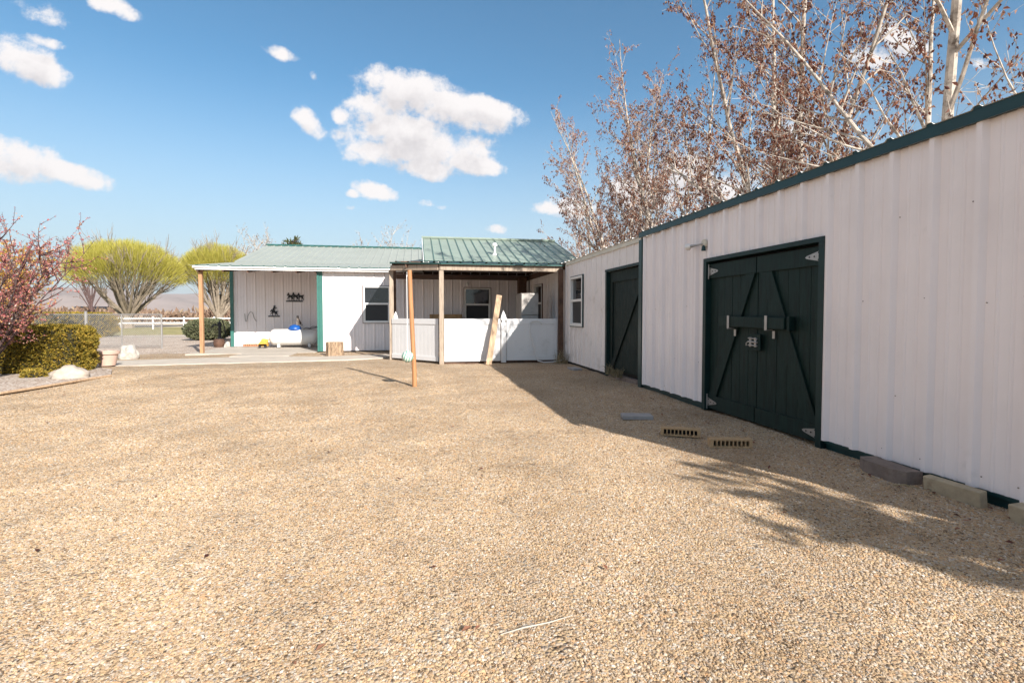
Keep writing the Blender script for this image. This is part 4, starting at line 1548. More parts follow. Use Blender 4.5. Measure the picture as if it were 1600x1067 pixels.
# hand pump ornament beside the porch corner
hp = thing('hand_pump', 'black cast iron hand pump on a dark wooden barrel base beside the porch corner', 'hand pump', (-7.75, 22.1, 0))
mb = WMB()
mb.lathe([(0.09, 0.32), (0.09, 0.36), (0.055, 0.40), (0.05, 0.80), (0.075, 0.82), (0.075, 0.92), (0.05, 0.98), (0.02, 1.0)], (-7.72, 22.1, 0), 16)
mb.build('column', M['black'], hp)
mb = WMB()
mb.tube([(-7.72, 22.08, 0.86), (-7.85, 22.0, 0.88), (-7.93, 21.96, 0.84), (-7.95, 21.95, 0.78)], [0.035, 0.033, 0.03, 0.028], 10)
mb.build('spout', M['black'], hp)
mb = WMB()
mb.tube([(-7.72, 22.1, 1.0), (-7.70, 22.12, 1.08), (-7.63, 22.14, 1.06), (-7.56, 22.16, 0.75), (-7.54, 22.17, 0.55)], 0.018, 8)
mb.build('handle', M['black'], hp)
mb = WMB()
mb.lathe([(0.16, 0.0), (0.20, 0.10), (0.205, 0.18), (0.18, 0.318), (0.0, 0.319)], (-7.75, 22.1, 0), 18)
mb.build('barrel', M['dark_wood'], hp)


# rocks
def rock(name, label, loc, size, seed, mat, cat='boulder'):
    bm = bmesh.new()
    bmesh.ops.create_icosphere(bm, subdivisions=4, radius=1.0)
    off = Vector((seed * 3.1, seed * 1.7, seed * 0.9))
    for v in bm.verts:
        d = v.co.normalized()
        k = 1 + 0.30 * mnoise.noise(d * 1.3 + off) + 0.12 * mnoise.noise(d * 3.5 + off) + 0.04 * mnoise.noise(d * 9 + off)
        # facet the rock a little
        k = min(k, 1.12)
        v.co = Vector((d.x * k * size[0], d.y * k * size[1], d.z * k * size[2]))
    me = bpy.data.meshes.new(name)
    bm.to_mesh(me)
    bm.free()
    for p in me.polygons:
        p.use_smooth = True
    me.materials.append(mat)
    o = bpy.data.objects.new(name, me)
    COL.objects.link(o)
    o.location = loc
    o.rotation_euler = (0, 0, seed)
    return tag(o, label, cat)


rock('boulder', 'broad pale boulder lying in front of the clipped hedge', (-6.82, 11.6, 0.08), (0.29, 0.22, 0.19), 0.35, M['pinkrock'])
rock('boulder', 'rough white rock with dark patches behind the clay pot', (-8.28, 16.7, 0.14), (0.31, 0.25, 0.29), 2.2, M['rock'])
rock('boulder', 'small pale stone at the foot of the porch corner', (-7.35, 21.85, 0.05), (0.14, 0.12, 0.16), 4.4, M['rock'])

# clay pot
pt = thing('flower_pot', 'empty pinkish clay flower pot beside the path', 'flower pot', (-7.52, 14.2, 0.04))
mb = MB()
mb.lathe([(0.16, 0.0), (0.165, 0.0), (0.225, 0.29), (0.23, 0.29)], (0, 0, 0), 36)
mb.build('body', M['pot'], pt, smooth=False)
mb = MB()
mb.lathe([(0.225, 0.28), (0.258, 0.285), (0.262, 0.35), (0.25, 0.355), (0.235, 0.355), (0.225, 0.30)], (0, 0, 0), 36)
mb.build('rim', M['pot'], pt)
mb = MB()
mb.lathe([(0.22, 0.30), (0.224, 0.325)], (0, 0, 0), 24)
mb.build('soil', M['soil'], pt)

# ------------------------------------------------------------------ bricks and blocks by the near shed


def cored_brick(loc, rz, label, L_=0.40, D_=0.09, Hh=0.085, holes=9):
    """long brick lying on its side, the row of core holes facing out (real holes)"""
    mb = MB()
    hw, hh = 0.0135, 0.027
    front, backy = -D_ / 2, D_ / 2
    xs = [-L_ / 2]
    pitch = (L_ - 0.05) / holes
    for i in range(holes):
        c = -L_ / 2 + 0.025 + pitch * (i + 0.5)
        xs += [c - hw, c + hw]
    xs.append(L_ / 2)
    for i in range(len(xs) - 1):
        a, b2 = xs[i], xs[i + 1]
        if i % 2 == 0:
            mb.quad((a, front, 0), (b2, front, 0), (b2, front, Hh), (a, front, Hh))
        else:
            za, zb = Hh / 2 - hh, Hh / 2 + hh
            mb.quad((a, front, 0), (b2, front, 0), (b2, front, za), (a, front, za))
            mb.quad((a, front, zb), (b2, front, zb), (b2, front, Hh), (a, front, Hh))
            dp = front + 0.06
            mb.quad((a, front, za), (a, front, zb), (a, dp, zb), (a, dp, za))
            mb.quad((b2, front, za), (b2, dp, za), (b2, dp, zb), (b2, front, zb))
            mb.quad((a, front, za), (a, dp, za), (b2, dp, za), (b2, front, za))
            mb.quad((a, front, zb), (b2, front, zb), (b2, dp, zb), (a, dp, zb))
            mb.quad((a, dp, za), (b2, dp, za), (b2, dp, zb), (a, dp, zb), 1)
    h2 = L_ / 2
    mb.quad((-h2, front, Hh), (h2, front, Hh), (h2, backy, Hh), (-h2, backy, Hh))
    mb.quad((-h2, front, 0), (-h2, backy, 0), (h2, backy, 0), (h2, front, 0))
    mb.quad((-h2, front, 0), (-h2, front, Hh), (-h2, backy, Hh), (-h2, backy, 0))
    mb.quad((h2, front, 0), (h2, backy, 0), (h2, backy, Hh), (h2, front, Hh))
    mb.quad((-h2, backy, 0), (-h2, backy, Hh), (h2, backy, Hh), (h2, backy, 0))
    o = mb.build('brick', [M['brick'], M['dark']])
    bv = o.modifiers.new('weld', 'WELD')
    o.location = loc
    o.rotation_euler = (0.03, 0.0, rz)
    return tag(o, label, 'brick', 'tan cored bricks in front of the barn doors')


cored_brick((2.76, 5.02, 0.005), R(-28), 'tan cored brick farther from the viewer, behind the other one by the barn doors')
cored_brick((3.0, 4.50, 0.005), R(-14), 'tan cored brick nearer the viewer, in front of the other one by the barn doors')


def block(name, label, c, size, rz, mat, cat='paving block', bev=0.008, tilt=(0, 0)):
    mb = MB()
    mb.obox((0, 0, size[2] / 2), size)
    o = mb.build(name, mat, bevel=bev)
    o.location = c
    o.rotation_euler = (tilt[0], tilt[1], rz)
    return tag(o, label, cat)


block('paving_block', 'flat light grey concrete paver lying alone in the shaded gravel', (2.68, 5.95, 0.005), (0.37, 0.20, 0.05), R(-14), M['greyblock'])
block('paving_block', 'small pale paver on the gravel at the far end of the shed wall', (3.62, 11.5, 0.0), (0.22, 0.40, 0.05), R(4), M['greyblock'])
# hexagonal-ended brown block against the wall
mb = MB()
P6 = [(-0.08, -0.22), (0.06, -0.22), (0.11, -0.12), (0.11, 0.13), (0.06, 0.22), (-0.08, 0.22)]
mb.poly([(-x, y, 0.115) for x, y in P6])
for i in range(6):
    a, b_ = P6[i], P6[(i + 1) % 6]
    mb.quad((-a[0], a[1], -0.01), (-b_[0], b_[1], -0.01), (-b_[0], b_[1], 0.115), (-a[0], a[1], 0.115))
o = mb.build('paving_block', M['darkblock'], bevel=0.008)
o.location = (3.72, 3.46, -0.015)
o.rotation_euler = (0.0, 0.02, R(-3))
tag(o, 'brown angled concrete block against the foot of the white shed wall', 'paving block')
block('paving_block', 'long tan edging block propped against the shed wall base', (3.755, 2.97, -0.03), (0.07, 0.38, 0.135), R(3), M['tanblock'], tilt=(0, -0.12))
block('paving_block', 'short tan block at the right edge of the picture by the shed wall', (3.74, 2.46, -0.03), (0.10, 0.26, 0.13), R(-6), M['tanblock'], tilt=(0, -0.1))

# stick on the gravel
mb = MB()
mb.tube([(0.32, 1.985, 0.018), (0.42, 2.0, 0.026), (0.53, 2.015, 0.026), (0.64, 2.055, 0.02)], [0.002, 0.0035, 0.003, 0.0015], 6)
tag(mb.build('stick', M['concrete']), 'thin bleached stick lying on the sunlit gravel', 'stick')
mb = MB()
mb.tube([(3.62, 3.12, 0.02), (3.54, 3.16, 0.04), (3.47, 3.19, 0.03)], [0.005, 0.006, 0.004], 6)
tag(mb.build('stick', M['weed']), 'short pale twig between the blocks at the shed wall', 'stick')

# weeds
def weed(loc, label, n, h, seed, spread=0.12):
    r2 = random.Random(seed)
    mb = MB()
    for i in range(n):
        a = r2.uniform(0, 2 * PI)
        l_ = h * r2.uniform(0.5, 1.1)
        le = r2.uniform(0.1, 0.8)
        bx_, by_ = r2.uniform(-spread, spread), r2.uniform(-spread, spread)
        p1 = (bx_ + math.cos(a) * l_ * le * 0.4, by_ + math.sin(a) * l_ * le * 0.4, l_ * 0.6)
        p2 = (bx_ + math.cos(a) * l_ * le, by_ + math.sin(a) * l_ * le, l_ * r2.uniform(0.5, 1.0))
        mb.tube([(bx_, by_, 0), p1, p2], [0.004, 0.003, 0.001], 3, cap=False)
    o = mb.build('weed', M['weed'])
    o.location = loc
    return tag(o, label, 'weed')


weed((3.72, 12.95, 0.0), 'dry weeds in the corner between fence and shed', 60, 0.45, 5, 0.15)
weed((3.86, 9.5, 0.06), 'dry weeds on the sill of the old green door', 70, 0.22, 6, 0.10)
weed((3.90, 10.0, 0.06), 'dead tan grass tuft at the left foot of the old green door', 60, 0.28, 9, 0.08)


# fallen leaves and bits blown over the gravel
lm = MB()
r5 = random.Random(77)


def litter_leaf(p, d, size):
    d = Vector(d).normalized()
    sdir = Vector((-d.y, d.x, r5.uniform(-0.3, 0.3))).normalized()
    n0 = len(lm.v)
    lm.v.extend([tuple(p), tuple(p + d * size * 0.5 + sdir * size * 0.28 + Vector((0, 0, 0.006))), tuple(p + d * size), tuple(p + d * size * 0.5 - sdir * size * 0.28 + Vector((0, 0, 0.004)))])
    lm.f.extend([(n0, n0 + 1, n0 + 2), (n0, n0 + 2, n0 + 3)])
    lm.m.extend([0, 0])


for _ in range(420):
    if r5.random() < 0.6:
        x, y = WX - abs(r5.gauss(0.15, 0.5)) - 0.05, r5.uniform(1.5, 13)
    else:
        x, y = r5.uniform(-7, 3.6), r5.uniform(1.6, 13)
    litter_leaf(Vector((x, y, ground_h(x, y) + 0.016)), (r5.uniform(-1, 1), r5.uniform(-1, 1), r5.uniform(-0.1, 0.2)), r5.uniform(0.02, 0.05))
tag(lm.build('leaf_litter', M['poplar_leaf']), 'scattered dry fallen leaves on the gravel', 'leaves', kind='stuff')

# ------------------------------------------------------------------ planting bed at left
mb = MB()
pts = [(-12.0, 8.2), (-9.2, 8.6), (-8.0, 8.9), (-6.6, 9.55), (-6.45, 10.4), (-6.35, 11.35), (-6.25, 11.9)]
back_ = [(-12.0, 14.0), (-11, 14.0), (-10, 13.9), (-8.6, 13.7), (-7.6, 13.6), (-7.2, 13.4), (-6.9, 13.2)]
for i in range(len(pts) - 1):
    mb.quad((*pts[i], 0.03), (*pts[i + 1], 0.03), (*back_[i + 1], 0.05), (*back_[i], 0.05))
tag(mb.build('planting_bed_ground', M['bed']), kind='structure')
mb = MB()
P3 = [Vector((*p, 0.03)) for p in pts]
mb.tube(P3, 0.024, 8)
tag(mb.build('bed_edging', M['plank']), 'low brown edging strip along the planting bed gravel', 'edging')


# ------------------------------------------------------------------ foliage builders
def leaf_faces(mb, p, d, size, r2, m=0, width=0.55, fold=0.25):
    """one leaf, folded along the midrib"""
    d = Vector(d).normalized()
    s = d.cross(Vector((r2.uniform(-1, 1), r2.uniform(-1, 1), r2.uniform(-1, 1))))
    if s.length < 1e-3:
        s = d.orthogonal()
    s.normalize()
    u = s.cross(d)
    tip = p + d * size + u * size * r2.uniform(-0.2, 0.2)
    mid = p + d * size * 0.45
    w = size * width * 0.5
    n = len(mb.v)
    mb.v += [tuple(p), tuple(mid + s * w + u * w * fold * 2), tuple(tip), tuple(mid - s * w + u * w * fold * 2)]
    mb.f += [(n, n + 1, n + 2), (n, n + 2, n + 3)]
    mb.m += [m, m]


def wander(p, d, length, nseg, r2, curl=0.12, up=0.0):
    pts = [Vector(p)]
    d = Vector(d).normalized()
    for i in range(nseg):
        d = d + Vector((r2.uniform(-1, 1), r2.uniform(-1, 1), r2.uniform(-1, 1))) * curl + Vector((0, 0, up))
        d.normalize()
        pts.append(pts[-1] + d * (length / nseg))
    return pts


def perp_dir(axis, ang, r2, phi=None):
    axis = Vector(axis).normalized()
    o = axis.orthogonal().normalized()
    q = axis.cross(o)
    phi = r2.uniform(0, 2 * PI) if phi is None else phi
    s = o * math.cos(phi) + q * math.sin(phi)
    return (axis * math.cos(ang) + s * math.sin(ang)).normalized()


def along(pts, t):
    f = t * (len(pts) - 1)
    i = min(int(f), len(pts) - 2)
    return pts[i].lerp(pts[i + 1], f - i), (pts[i + 1] - pts[i]).normalized()


def poplar(label, x, y, h, seed, leaders, r0=0.10, nbr=16, leafsize=0.07, leafrate=1.0, blen=1.0, lift=0.3, twig=True, group='poplar trees behind the sheds'):
    """leaders: list of (lean x, lean y, start height, relative height, start radius factor)"""
    r2 = random.Random(seed)
    root = thing('poplar_tree', label, 'tree', (x, y, 0), 0, group)
    tr = MB()
    lf = MB()
    gold = Vector((0, 0, -1))

    def leaves_on(pts, cnt, sz):
        for _ in range(cnt):
            p, d = along(pts, r2.uniform(0.15, 1.0))
            dd = gold * r2.uniform(0.5, 1.2) + Vector((r2.uniform(-1, 1), r2.uniform(-1, 1), r2.uniform(-0.2, 0.5))) * 0.6
            leaf_faces(lf, p + Vector((r2.uniform(-1, 1), r2.uniform(-1, 1), r2.uniform(-1, 1))) * 0.03, dd, sz * r2.uniform(0.6, 1.25), r2, width=0.5, fold=0.5)

    for (lx, ly, zs, rel, rf_) in leaders:
        L_ = (h - zs) * rel
        d = Vector((lx, ly, 1)).normalized()
        start = Vector((lx * 0.15, ly * 0.15, zs))
        pts = wander(start, d, L_, 12, r2, 0.085, 0.025)
        rad = [max(0.008, r0 * rf_ * (1 - i / 12) ** 0.8) for i in range(13)]
        tr.tube(pts, rad, 8)
        for bI in range(nbr):
            t = 0.12 + 0.86 * (bI + r2.uniform(0, 1)) / nbr
            p, dr_ = along(pts, t)
            bd = perp_dir(dr_, R(r2.uniform(28, 55)), r2)
            bl = blen * (0.45 + (1 - t) * L_ * 0.34) * r2.uniform(0.7, 1.2)
            bp = wander(p, bd, bl, 6, r2, 0.10, lift * 0.22)
            br_ = max(0.006, r0 * rf_ * (1 - t) * 0.42 + 0.006)
            tr.tube(bp, [max(0.004, br_ * (1 - i / 6.5)) for i in range(7)], 5, cap=False)
            ns = max(2, int(bl * 3.6))
            for s_ in range(ns):
                t2 = 0.15 + 0.85 * (s_ + r2.random()) / ns
                p2, d2_ = along(bp, t2)
                td = perp_dir(d2_, R(r2.uniform(25, 55)), r2)
                tl = r2.uniform(0.35, 0.9) * (0.6 + 0.4 * blen) * (1.1 - 0.4 * t2)
                tp_ = wander(p2, td, tl, 3, r2, 0.14, lift * 0.3)
                tr.tube(tp_, [0.0052, 0.0042, 0.003, 0.0015], 3, cap=False)
                leaves_on(tp_, int(r2.uniform(2, 8) * leafrate), leafsize)
                if twig:
                    for q in range(2):
                        p3, d3 = along(tp_, r2.uniform(0.2, 0.9))
                        t3 = wander(p3, perp_dir(d3, R(40), r2), tl * 0.5, 2, r2, 0.15, lift * 0.3)
                        tr.tube(t3, [0.004, 0.003, 0.0015], 3, cap=False)
                        leaves_on(t3, int(r2.uniform(1, 4.5) * leafrate), leafsize)
            leaves_on(bp[3:], int(5 * leafrate), leafsize)
    tr.build('trunk', M['poplar_bark'], root)
    lf.build('crown', M['poplar_leaf_lit' if y > 14 else 'poplar_leaf'], root)
    return root


poplar('nearly leafless leaning poplar rising at the right end of the shed roof', 7.3, 5.65, 10.5, 21,
       [(-0.10, 0.03, 0.0, 1.0, 1.0), (-0.9, 0.25, 2.3, 0.7, 0.42), (0.5, -0.3, 1.6, 0.8, 0.5)], r0=0.095, nbr=16, leafsize=0.072, leafrate=1.2)
poplar('pale poplar sending one long diagonal limb left over the shed roof', 8.0, 7.2, 9.5, 22,
       [(-0.95, 1.0, 1.2, 0.85, 0.7), (0.1, 0.15, 0.0, 1.0, 0.7)], r0=0.10, nbr=16, leafsize=0.068, leafrate=1.7)
poplar('dense multi stemmed poplar with rusty leaves above the barn doors', 8.2, 9.9, 11.5, 23,
       [(0.03, 0.02, 0.0, 1.0, 1.0), (-0.12, 0.18, 0.1, 0.98, 0.9), (-0.3, 0.1, 0.5, 0.9, 0.7), (0.2, 0.3, 0.2, 0.95, 0.8), (-0.10, -0.25, 0.4, 0.9, 0.7)], r0=0.10, nbr=22, leafsize=0.066, leafrate=3.2)
poplar('slim poplar with dark clustered leaves rising behind the wall floodlight', 8.2, 12.6, 9.6, 24,
       [(-0.05, 0.1, 0.0, 1.0, 0.8), (-0.3, 0.2, 0.6, 0.8, 0.6), (0.3, 0.1, 0.6, 0.85, 0.6)], r0=0.09, nbr=19, leafsize=0.07, leafrate=2.4)
poplar('tall narrow poplar with a single straight grey trunk above the shed corner', 8.3, 15.2, 10.8, 25,
       [(-0.02, 0.05, 0.0, 1.0, 1.0), (0.2, 0.15, 1.0, 0.85, 0.6), (-0.22, 0.1, 1.0, 0.85, 0.6)], r0=0.10, nbr=20, leafsize=0.075, leafrate=2.2)
poplar('poplar with a crooked double trunk behind the cream shed eave', 8.2, 17.6, 10.2, 26,
       [(-0.18, 0.1, 0.0, 1.0, 0.9), (0.15, 0.2, 0.3, 0.95, 0.8), (-0.05, -0.1, 0.5, 0.9, 0.6)], r0=0.10, nbr=20, leafsize=0.075, leafrate=2.2)
poplar('bushy pale poplar with many thin whips beside the crooked one', 8.3, 20.2, 10.8, 27,
       [(-0.1, 0.1, 0.0, 1.0, 0.9), (0.2, 0.1, 0.3, 0.95, 0.7), (-0.25, 0.05, 0.5, 0.9, 0.7)], r0=0.10, nbr=20, leafsize=0.085, leafrate=1.6)
poplar('broad rusty poplar at the far left end of the tree row', 8.9, 23.5, 10.2, 28,
       [(-0.1, 0.1, 0.0, 1.0, 0.9), (-0.2, 0.1, 0.3, 0.85, 0.7), (0.2, 0.1, 0.5, 0.9, 0.7)], r0=0.085, nbr=17, leafsize=0.085, leafrate=1.6)
poplar('small sparse poplar trailing off low beside the green patio roof', 9.2, 26.5, 7.0, 29,
       [(-0.12, 0.1, 0.0, 1.0, 0.8), (0.1, 0.1, 0.3, 1.0, 0.7)], r0=0.08, nbr=16, leafsize=0.095, leafrate=1.6)
# off to the right behind the viewpoint: its shadow falls on the near gravel
poplar('young poplar off to the right whose broken shade crosses the near gravel', 4.95, -1.85, 3.1, 31,
       [(0.0, 0.05, 0.0, 1.0, 1.0), (0.30, 0.15, 0.3, 0.85, 0.8), (-0.2, -0.1, 0.4, 0.85, 0.7), (0.05, 0.35, 0.3, 0.8, 0.7), (0.35, -0.3, 0.3, 0.9, 0.7)], r0=0.085, nbr=15, leafsize=0.12, leafrate=4.6, blen=0.72)


# ------------------------------------------------------------------ globe willows
def globe_willow(label, x, y, rad, top, base, seed, zc=None):
    r2 = random.Random(seed)
    root = thing('willow_tree', label, 'tree', (x, y, 0), 0, 'globe willows beyond the fence')
    tr = MB()
    lf = MB()
    zc = (top + base) / 2 if zc is None else zc
    rz_ = top - zc
    tr.tube([(0, 0, -0.1), (0, 0, 0.8), (0, 0, 1.5)], [0.55, 0.42, 0.46], 10)
    n = 20
    tips = []

    def shell(a, e, f=1.0):
        return Vector((rad * f * math.cos(e) * math.cos(a), rad * f * math.cos(e) * math.sin(a), zc + rz_ * f * math.sin(e)))
    for i in range(n):
        a = 2 * PI * i / n + r2.uniform(-0.15, 0.15)
        e = r2.choice((r2.uniform(0.1, 0.55), r2.uniform(0.5, 1.3)))
        end = shell(a, e, 0.80)
        p0 = Vector((0.12 * math.cos(a), 0.12 * math.sin(a), r2.uniform(0.9, 1.5)))
        ctrl = p0.lerp(end, 0.45) + Vector((math.cos(a), math.sin(a), -0.2)) * rad * 0.10
        pts = [p0 * (1 - t) ** 2 + ctrl * 2 * t * (1 - t) + end * t * t for t in [k / 7 for k in range(8)]]
        tr.tube(pts, [0.17 * (1 - k / 8.5) for k in range(8)], 6, cap=False)
        for s_ in range(9):
            t = r2.uniform(0.25, 0.95)
            p, d = along(pts, t)
            sd = perp_dir(d, R(r2.uniform(15, 40)), r2)
            q = wander(p, sd, r2.uniform(1.2, 2.6), 5, r2, 0.12, 0.09)
            tr.tube(q, [0.06, 0.05, 0.04, 0.03, 0.022, 0.012], 4, cap=False)
            for s2 in range(5):
                p2, d2_ = along(q, r2.uniform(0.2, 1))
                q2 = wander(p2, perp_dir(d2_, R(25), r2), r2.uniform(0.7, 1.5), 3, r2, 0.12, 0.12)
                tr.tube(q2, [0.025, 0.02, 0.015, 0.008], 3, cap=False)
    # fine whips making the yellow outer shell
    for i in range(26000):
        a = r2.uniform(0, 2 * PI)
        e = math.asin(r2.uniform(-0.15, 1.0))
        if e < 0.25 and r2.random() > 0.3 + e:
            continue
        f = 1.0 - abs(r2.gauss(0, 0.17))
        lump = 1 + 0.07 * mnoise.noise(Vector((math.cos(a) * 2.2, math.sin(a) * 2.2, e * 2.5 + seed))) + 0.05 * mnoise.noise(Vector((math.cos(a) * 6, math.sin(a) * 6, e * 6 + seed)))
        p = shell(a, e, f * lump)
        out = Vector((math.cos(a) * math.cos(e), math.sin(a) * math.cos(e), math.sin(e) + 0.75)).normalized()
        d = (out + Vector((r2.uniform(-1, 1), r2.uniform(-1, 1), r2.uniform(-1, 1))) * 0.25).normalized()
        l_ = r2.uniform(0.4, 0.85)
        p = p - d * l_
        s = d.cross(Vector((r2.uniform(-1, 1), r2.uniform(-1, 1), r2.uniform(-1, 1)))).normalized() * r2.uniform(0.008, 0.019)
        k = len(lf.v)
        lf.v += [tuple(p - s), tuple(p + s), tuple(p + d * l_ + s * 0.3), tuple(p + d * l_ - s * 0.3)]
        lf.f.append((k, k + 1, k + 2, k + 3))
        lf.m.append(0)
    tr.build('trunk', M['willow_bark'], root)
    lf.build('crown', M['willow_leaf'], root)


globe_willow('broad yellow green globe willow behind the chain link fence', -27.3, 55.0, 5.15, 8.6, 2.4, 41, zc=4.9)
globe_willow('yellow green globe willow partly behind the porch post', -21.0, 60.0, 4.1, 9.0, 2.4, 42, zc=5.2)


# ------------------------------------------------------------------ plum, golden shrub, hedge, juniper
def plum(label, loc, h, spread, seed, leafmat_, nstem=9, dens=1.0, kind='plum_tree', lsize=0.05, cat='tree', bark=None, lean=(0, 0)):
    r2 = random.Random(seed)
    root = thing(kind, label, cat, loc)
    tr = MB()
    lf = MB()
    for i in range(nstem):
        a = 2 * PI * i / nstem + r2.uniform(-0.25, 0.25)
        out = r2.uniform(0.25, 1.0) * spread / h
        d = Vector((math.cos(a) * out + lean[0], math.sin(a) * out + lean[1], 1))
        L_ = h * r2.uniform(0.85, 1.08) * (1.0 + 0.15 * out)
        pts = wander((0.05 * math.cos(a), 0.05 * math.sin(a), 0), d, L_, 9, r2, 0.10, 0.015)
        r0 = r2.uniform(0.022, 0.038)
        tr.tube(pts, [max(0.004, r0 * (1 - k / 9.5)) for k in range(10)], 6, cap=False)
        for bI in range(12):
            t = r2.uniform(0.2, 0.97)
            p, dd = along(pts, t)
            bl = r2.uniform(0.35, 1.0) * (1.15 - 0.5 * t)
            bp = wander(p, perp_dir(dd, R(r2.uniform(25, 60)), r2), bl, 5, r2, 0.16, 0.05)
            tr.tube(bp, [0.013, 0.011, 0.009, 0.007, 0.005, 0.003], 4, cap=False)
            for s_ in range(int(5)):
                p2, d2_ = along(bp, r2.uniform(0.1, 1))
                q = wander(p2, perp_dir(d2_, R(45), r2), r2.uniform(0.12, 0.4), 3, r2, 0.15, 0.03)
                tr.tube(q, [0.005, 0.004, 0.003, 0.002], 3, cap=False)
                for _ in range(int(9 * dens)):
                    p3, d3 = along(q, r2.uniform(0, 1))
                    leaf_faces(lf, p3, perp_dir(d3, R(r2.uniform(20, 90)), r2), lsize * r2.uniform(0.5, 1.2), r2, width=0.6)
            for _ in range(int(8 * dens)):
                p3, d3 = along(bp, r2.uniform(0, 1))
                leaf_faces(lf, p3, perp_dir(d3, R(r2.uniform(20, 90)), r2), lsize * r2.uniform(0.5, 1.2), r2, width=0.6)
    tr.build('trunk', M[bark or 'dark_bark'], root)
    lf.build('crown', leafmat_, root)


plum('pink budding ornamental plum with dark stems at the left edge', (-8.3, 11.4, 0), 3.0, 2.0, 51, M['plum_leaf'], 19, 1.4, lean=(0.08, 0.1), lsize=0.042)
plum('golden orange leafed shrub behind the pink plum', (-12.3, 17.6, 0), 3.3, 1.7, 52, M['gold_leaf'], 13, 1.3, kind='golden_shrub', lsize=0.075, cat='shrub')


def blob_shrub(name, label, cat, loc, size, seed, mat_leaf, nleaf, lsize, boxy=0.0, core=True, fluff=0.10):
    r2 = random.Random(seed)
    root = thing(name, label, cat, loc)
    lf = MB()
    hx, hy, hz = size
    pw = 2.0 + 4.0 * boxy

    def surf(d):
        k = (abs(d.x) ** pw + abs(d.y) ** pw + abs(d.z) ** pw) ** (-1 / pw)
        lump = 1 + fluff * mnoise.noise(d * 2.6 + Vector((seed, 0, 0))) + fluff * 0.7 * mnoise.noise(d * 6.5 + Vector((0, seed, 0)))
        return Vector((d.x * k * hx * lump, d.y * k * hy * lump, d.z * k * hz * lump))
    for i in range(nleaf):
        d = Vector((r2.gauss(0, 1), r2.gauss(0, 1), r2.gauss(0, 1)))
        d = Vector((d.x / hx ** 0.0, d.y, d.z)).normalized()
        p = surf(d) * (1 - abs(r2.gauss(0, 0.07)))
        if p.z < -hz * 0.97:
            continue
        nrm = Vector((p.x / hx ** 2, p.y / hy ** 2, p.z / hz ** 2)).normalized()
        for q in range(2):
            dd = nrm * 0.7 + Vector((r2.uniform(-1, 1), r2.uniform(-1, 1), r2.uniform(-0.4, 1.0))) * 0.8
            leaf_faces(lf, p + Vector((0, 0, hz)), dd, lsize * r2.uniform(0.5, 1.3), r2, width=0.45)
    if core:
        bm = bmesh.new()
        bmesh.ops.create_icosphere(bm, subdivisions=4, radius=1.0)
        for v in bm.verts:
            v.co = surf(v.co.normalized()) * 0.90 + Vector((0, 0, hz))
        me = bpy.data.meshes.new('core')
        bm.to_mesh(me)
        bm.free()
        me.materials.append(M['hedge_core'])
        o = bpy.data.objects.new('dark_filler', me)  # dark filler body added behind the leaves, in place of real branching
        COL.objects.link(o)
        o.parent = root
    lf.build('foliage', mat_leaf, root)
    return root


o = blob_shrub('hedge', 'clipped boxy juniper hedge with golden tips beneath the pink plum', 'hedge', (-8.12, 12.95, -0.02), (0.90, 0.55, 0.53), 61, M['hedge_leaf'], 21000, 0.05, boxy=0.9, fluff=0.09)
o.rotation_euler = (0, 0, R(10))
blob_shrub('juniper', 'round grey green juniper bush behind the porch post', 'bush', (-10.55, 28.6, 0), (0.98, 0.9, 0.52), 62, M['juniper_leaf'], 6000, 0.09, boxy=0.15, fluff=0.13)
blob_shrub('clipped_shrub', 'low flat topped olive shrub beyond the chain link fence', 'shrub', (-19.6, 33.5, 0), (2.3, 0.8, 0.68), 63, M['hedge_leaf'], 6000, 0.10, boxy=0.8)
blob_shrub('ground_shrub', 'small green tuft growing at the foot of the hedge', 'shrub', (-7.6, 11.85, -0.05), (0.2, 0.16, 0.12), 64, M['hedge_leaf'], 700, 0.05, boxy=0.0)


# ------------------------------------------------------------------ chain link fence
clf = thing('chain_link_fence', 'grey chain link gate panels on steel posts beyond the path', 'fence', (-9.6, 21.7, 0))
A, B_ = Vector((-9.62, 21.7, 0)), Vector((-13.4, 22.3, 0))


def link_panel(A, B_, z0, z1, mat, wire=0.0055, pitch=0.085):
    mb = WMB()
    d = B_ - A
    L_ = d.length
    d.normalize()
    hh = z1 - z0
    s = -hh
    while s < L_:
        for sg in (1, -1):
            # line from (s, z0) rising at 45 deg; mirrored for the other family
            a0, a1 = max(s, 0.0), min(s + hh, L_)
            if a1 - a0 < 0.02:
                continue
            za, zb = z0 + (a0 - s), z0 + (a1 - s)
            if sg < 0:
                a0, a1 = L_ - a0, L_ - a1
            mb.tube([A + d * a0 + Vector((0, 0, za)), A + d * a1 + Vector((0, 0, zb))], wire, 3, cap=False)
        s += pitch
    return mb.build('mesh_panel', mat, clf)


link_panel(A, Vector((-12.42, 22.15, 0)), 0.05, 1.27, M['galv'])
link_panel(Vector((-12.45, 22.15, 0)), Vector((-16.5, 22.7, 0)), 0.05, 1.27, M['galv'])
for (px_, py_, top, rr) in ((-9.62, 21.7, 1.30, 0.032), (-11.1, 21.93, 1.29, 0.022), (-12.42, 22.15, 1.42, 0.05), (-14.6, 22.45, 1.3, 0.025)):
    mb = WMB()
    mb.tube([(px_, py_, -0.1), (px_, py_, top)], rr, 10)
    mb.build('post', M['galv'], clf)
mb = WMB()
mb.tube([(-9.62, 21.7, 1.29), (-12.42, 22.15, 1.29), (-16.5, 22.7, 1.29)], 0.021, 8)
mb.build('top_rail', M['galv'], clf)

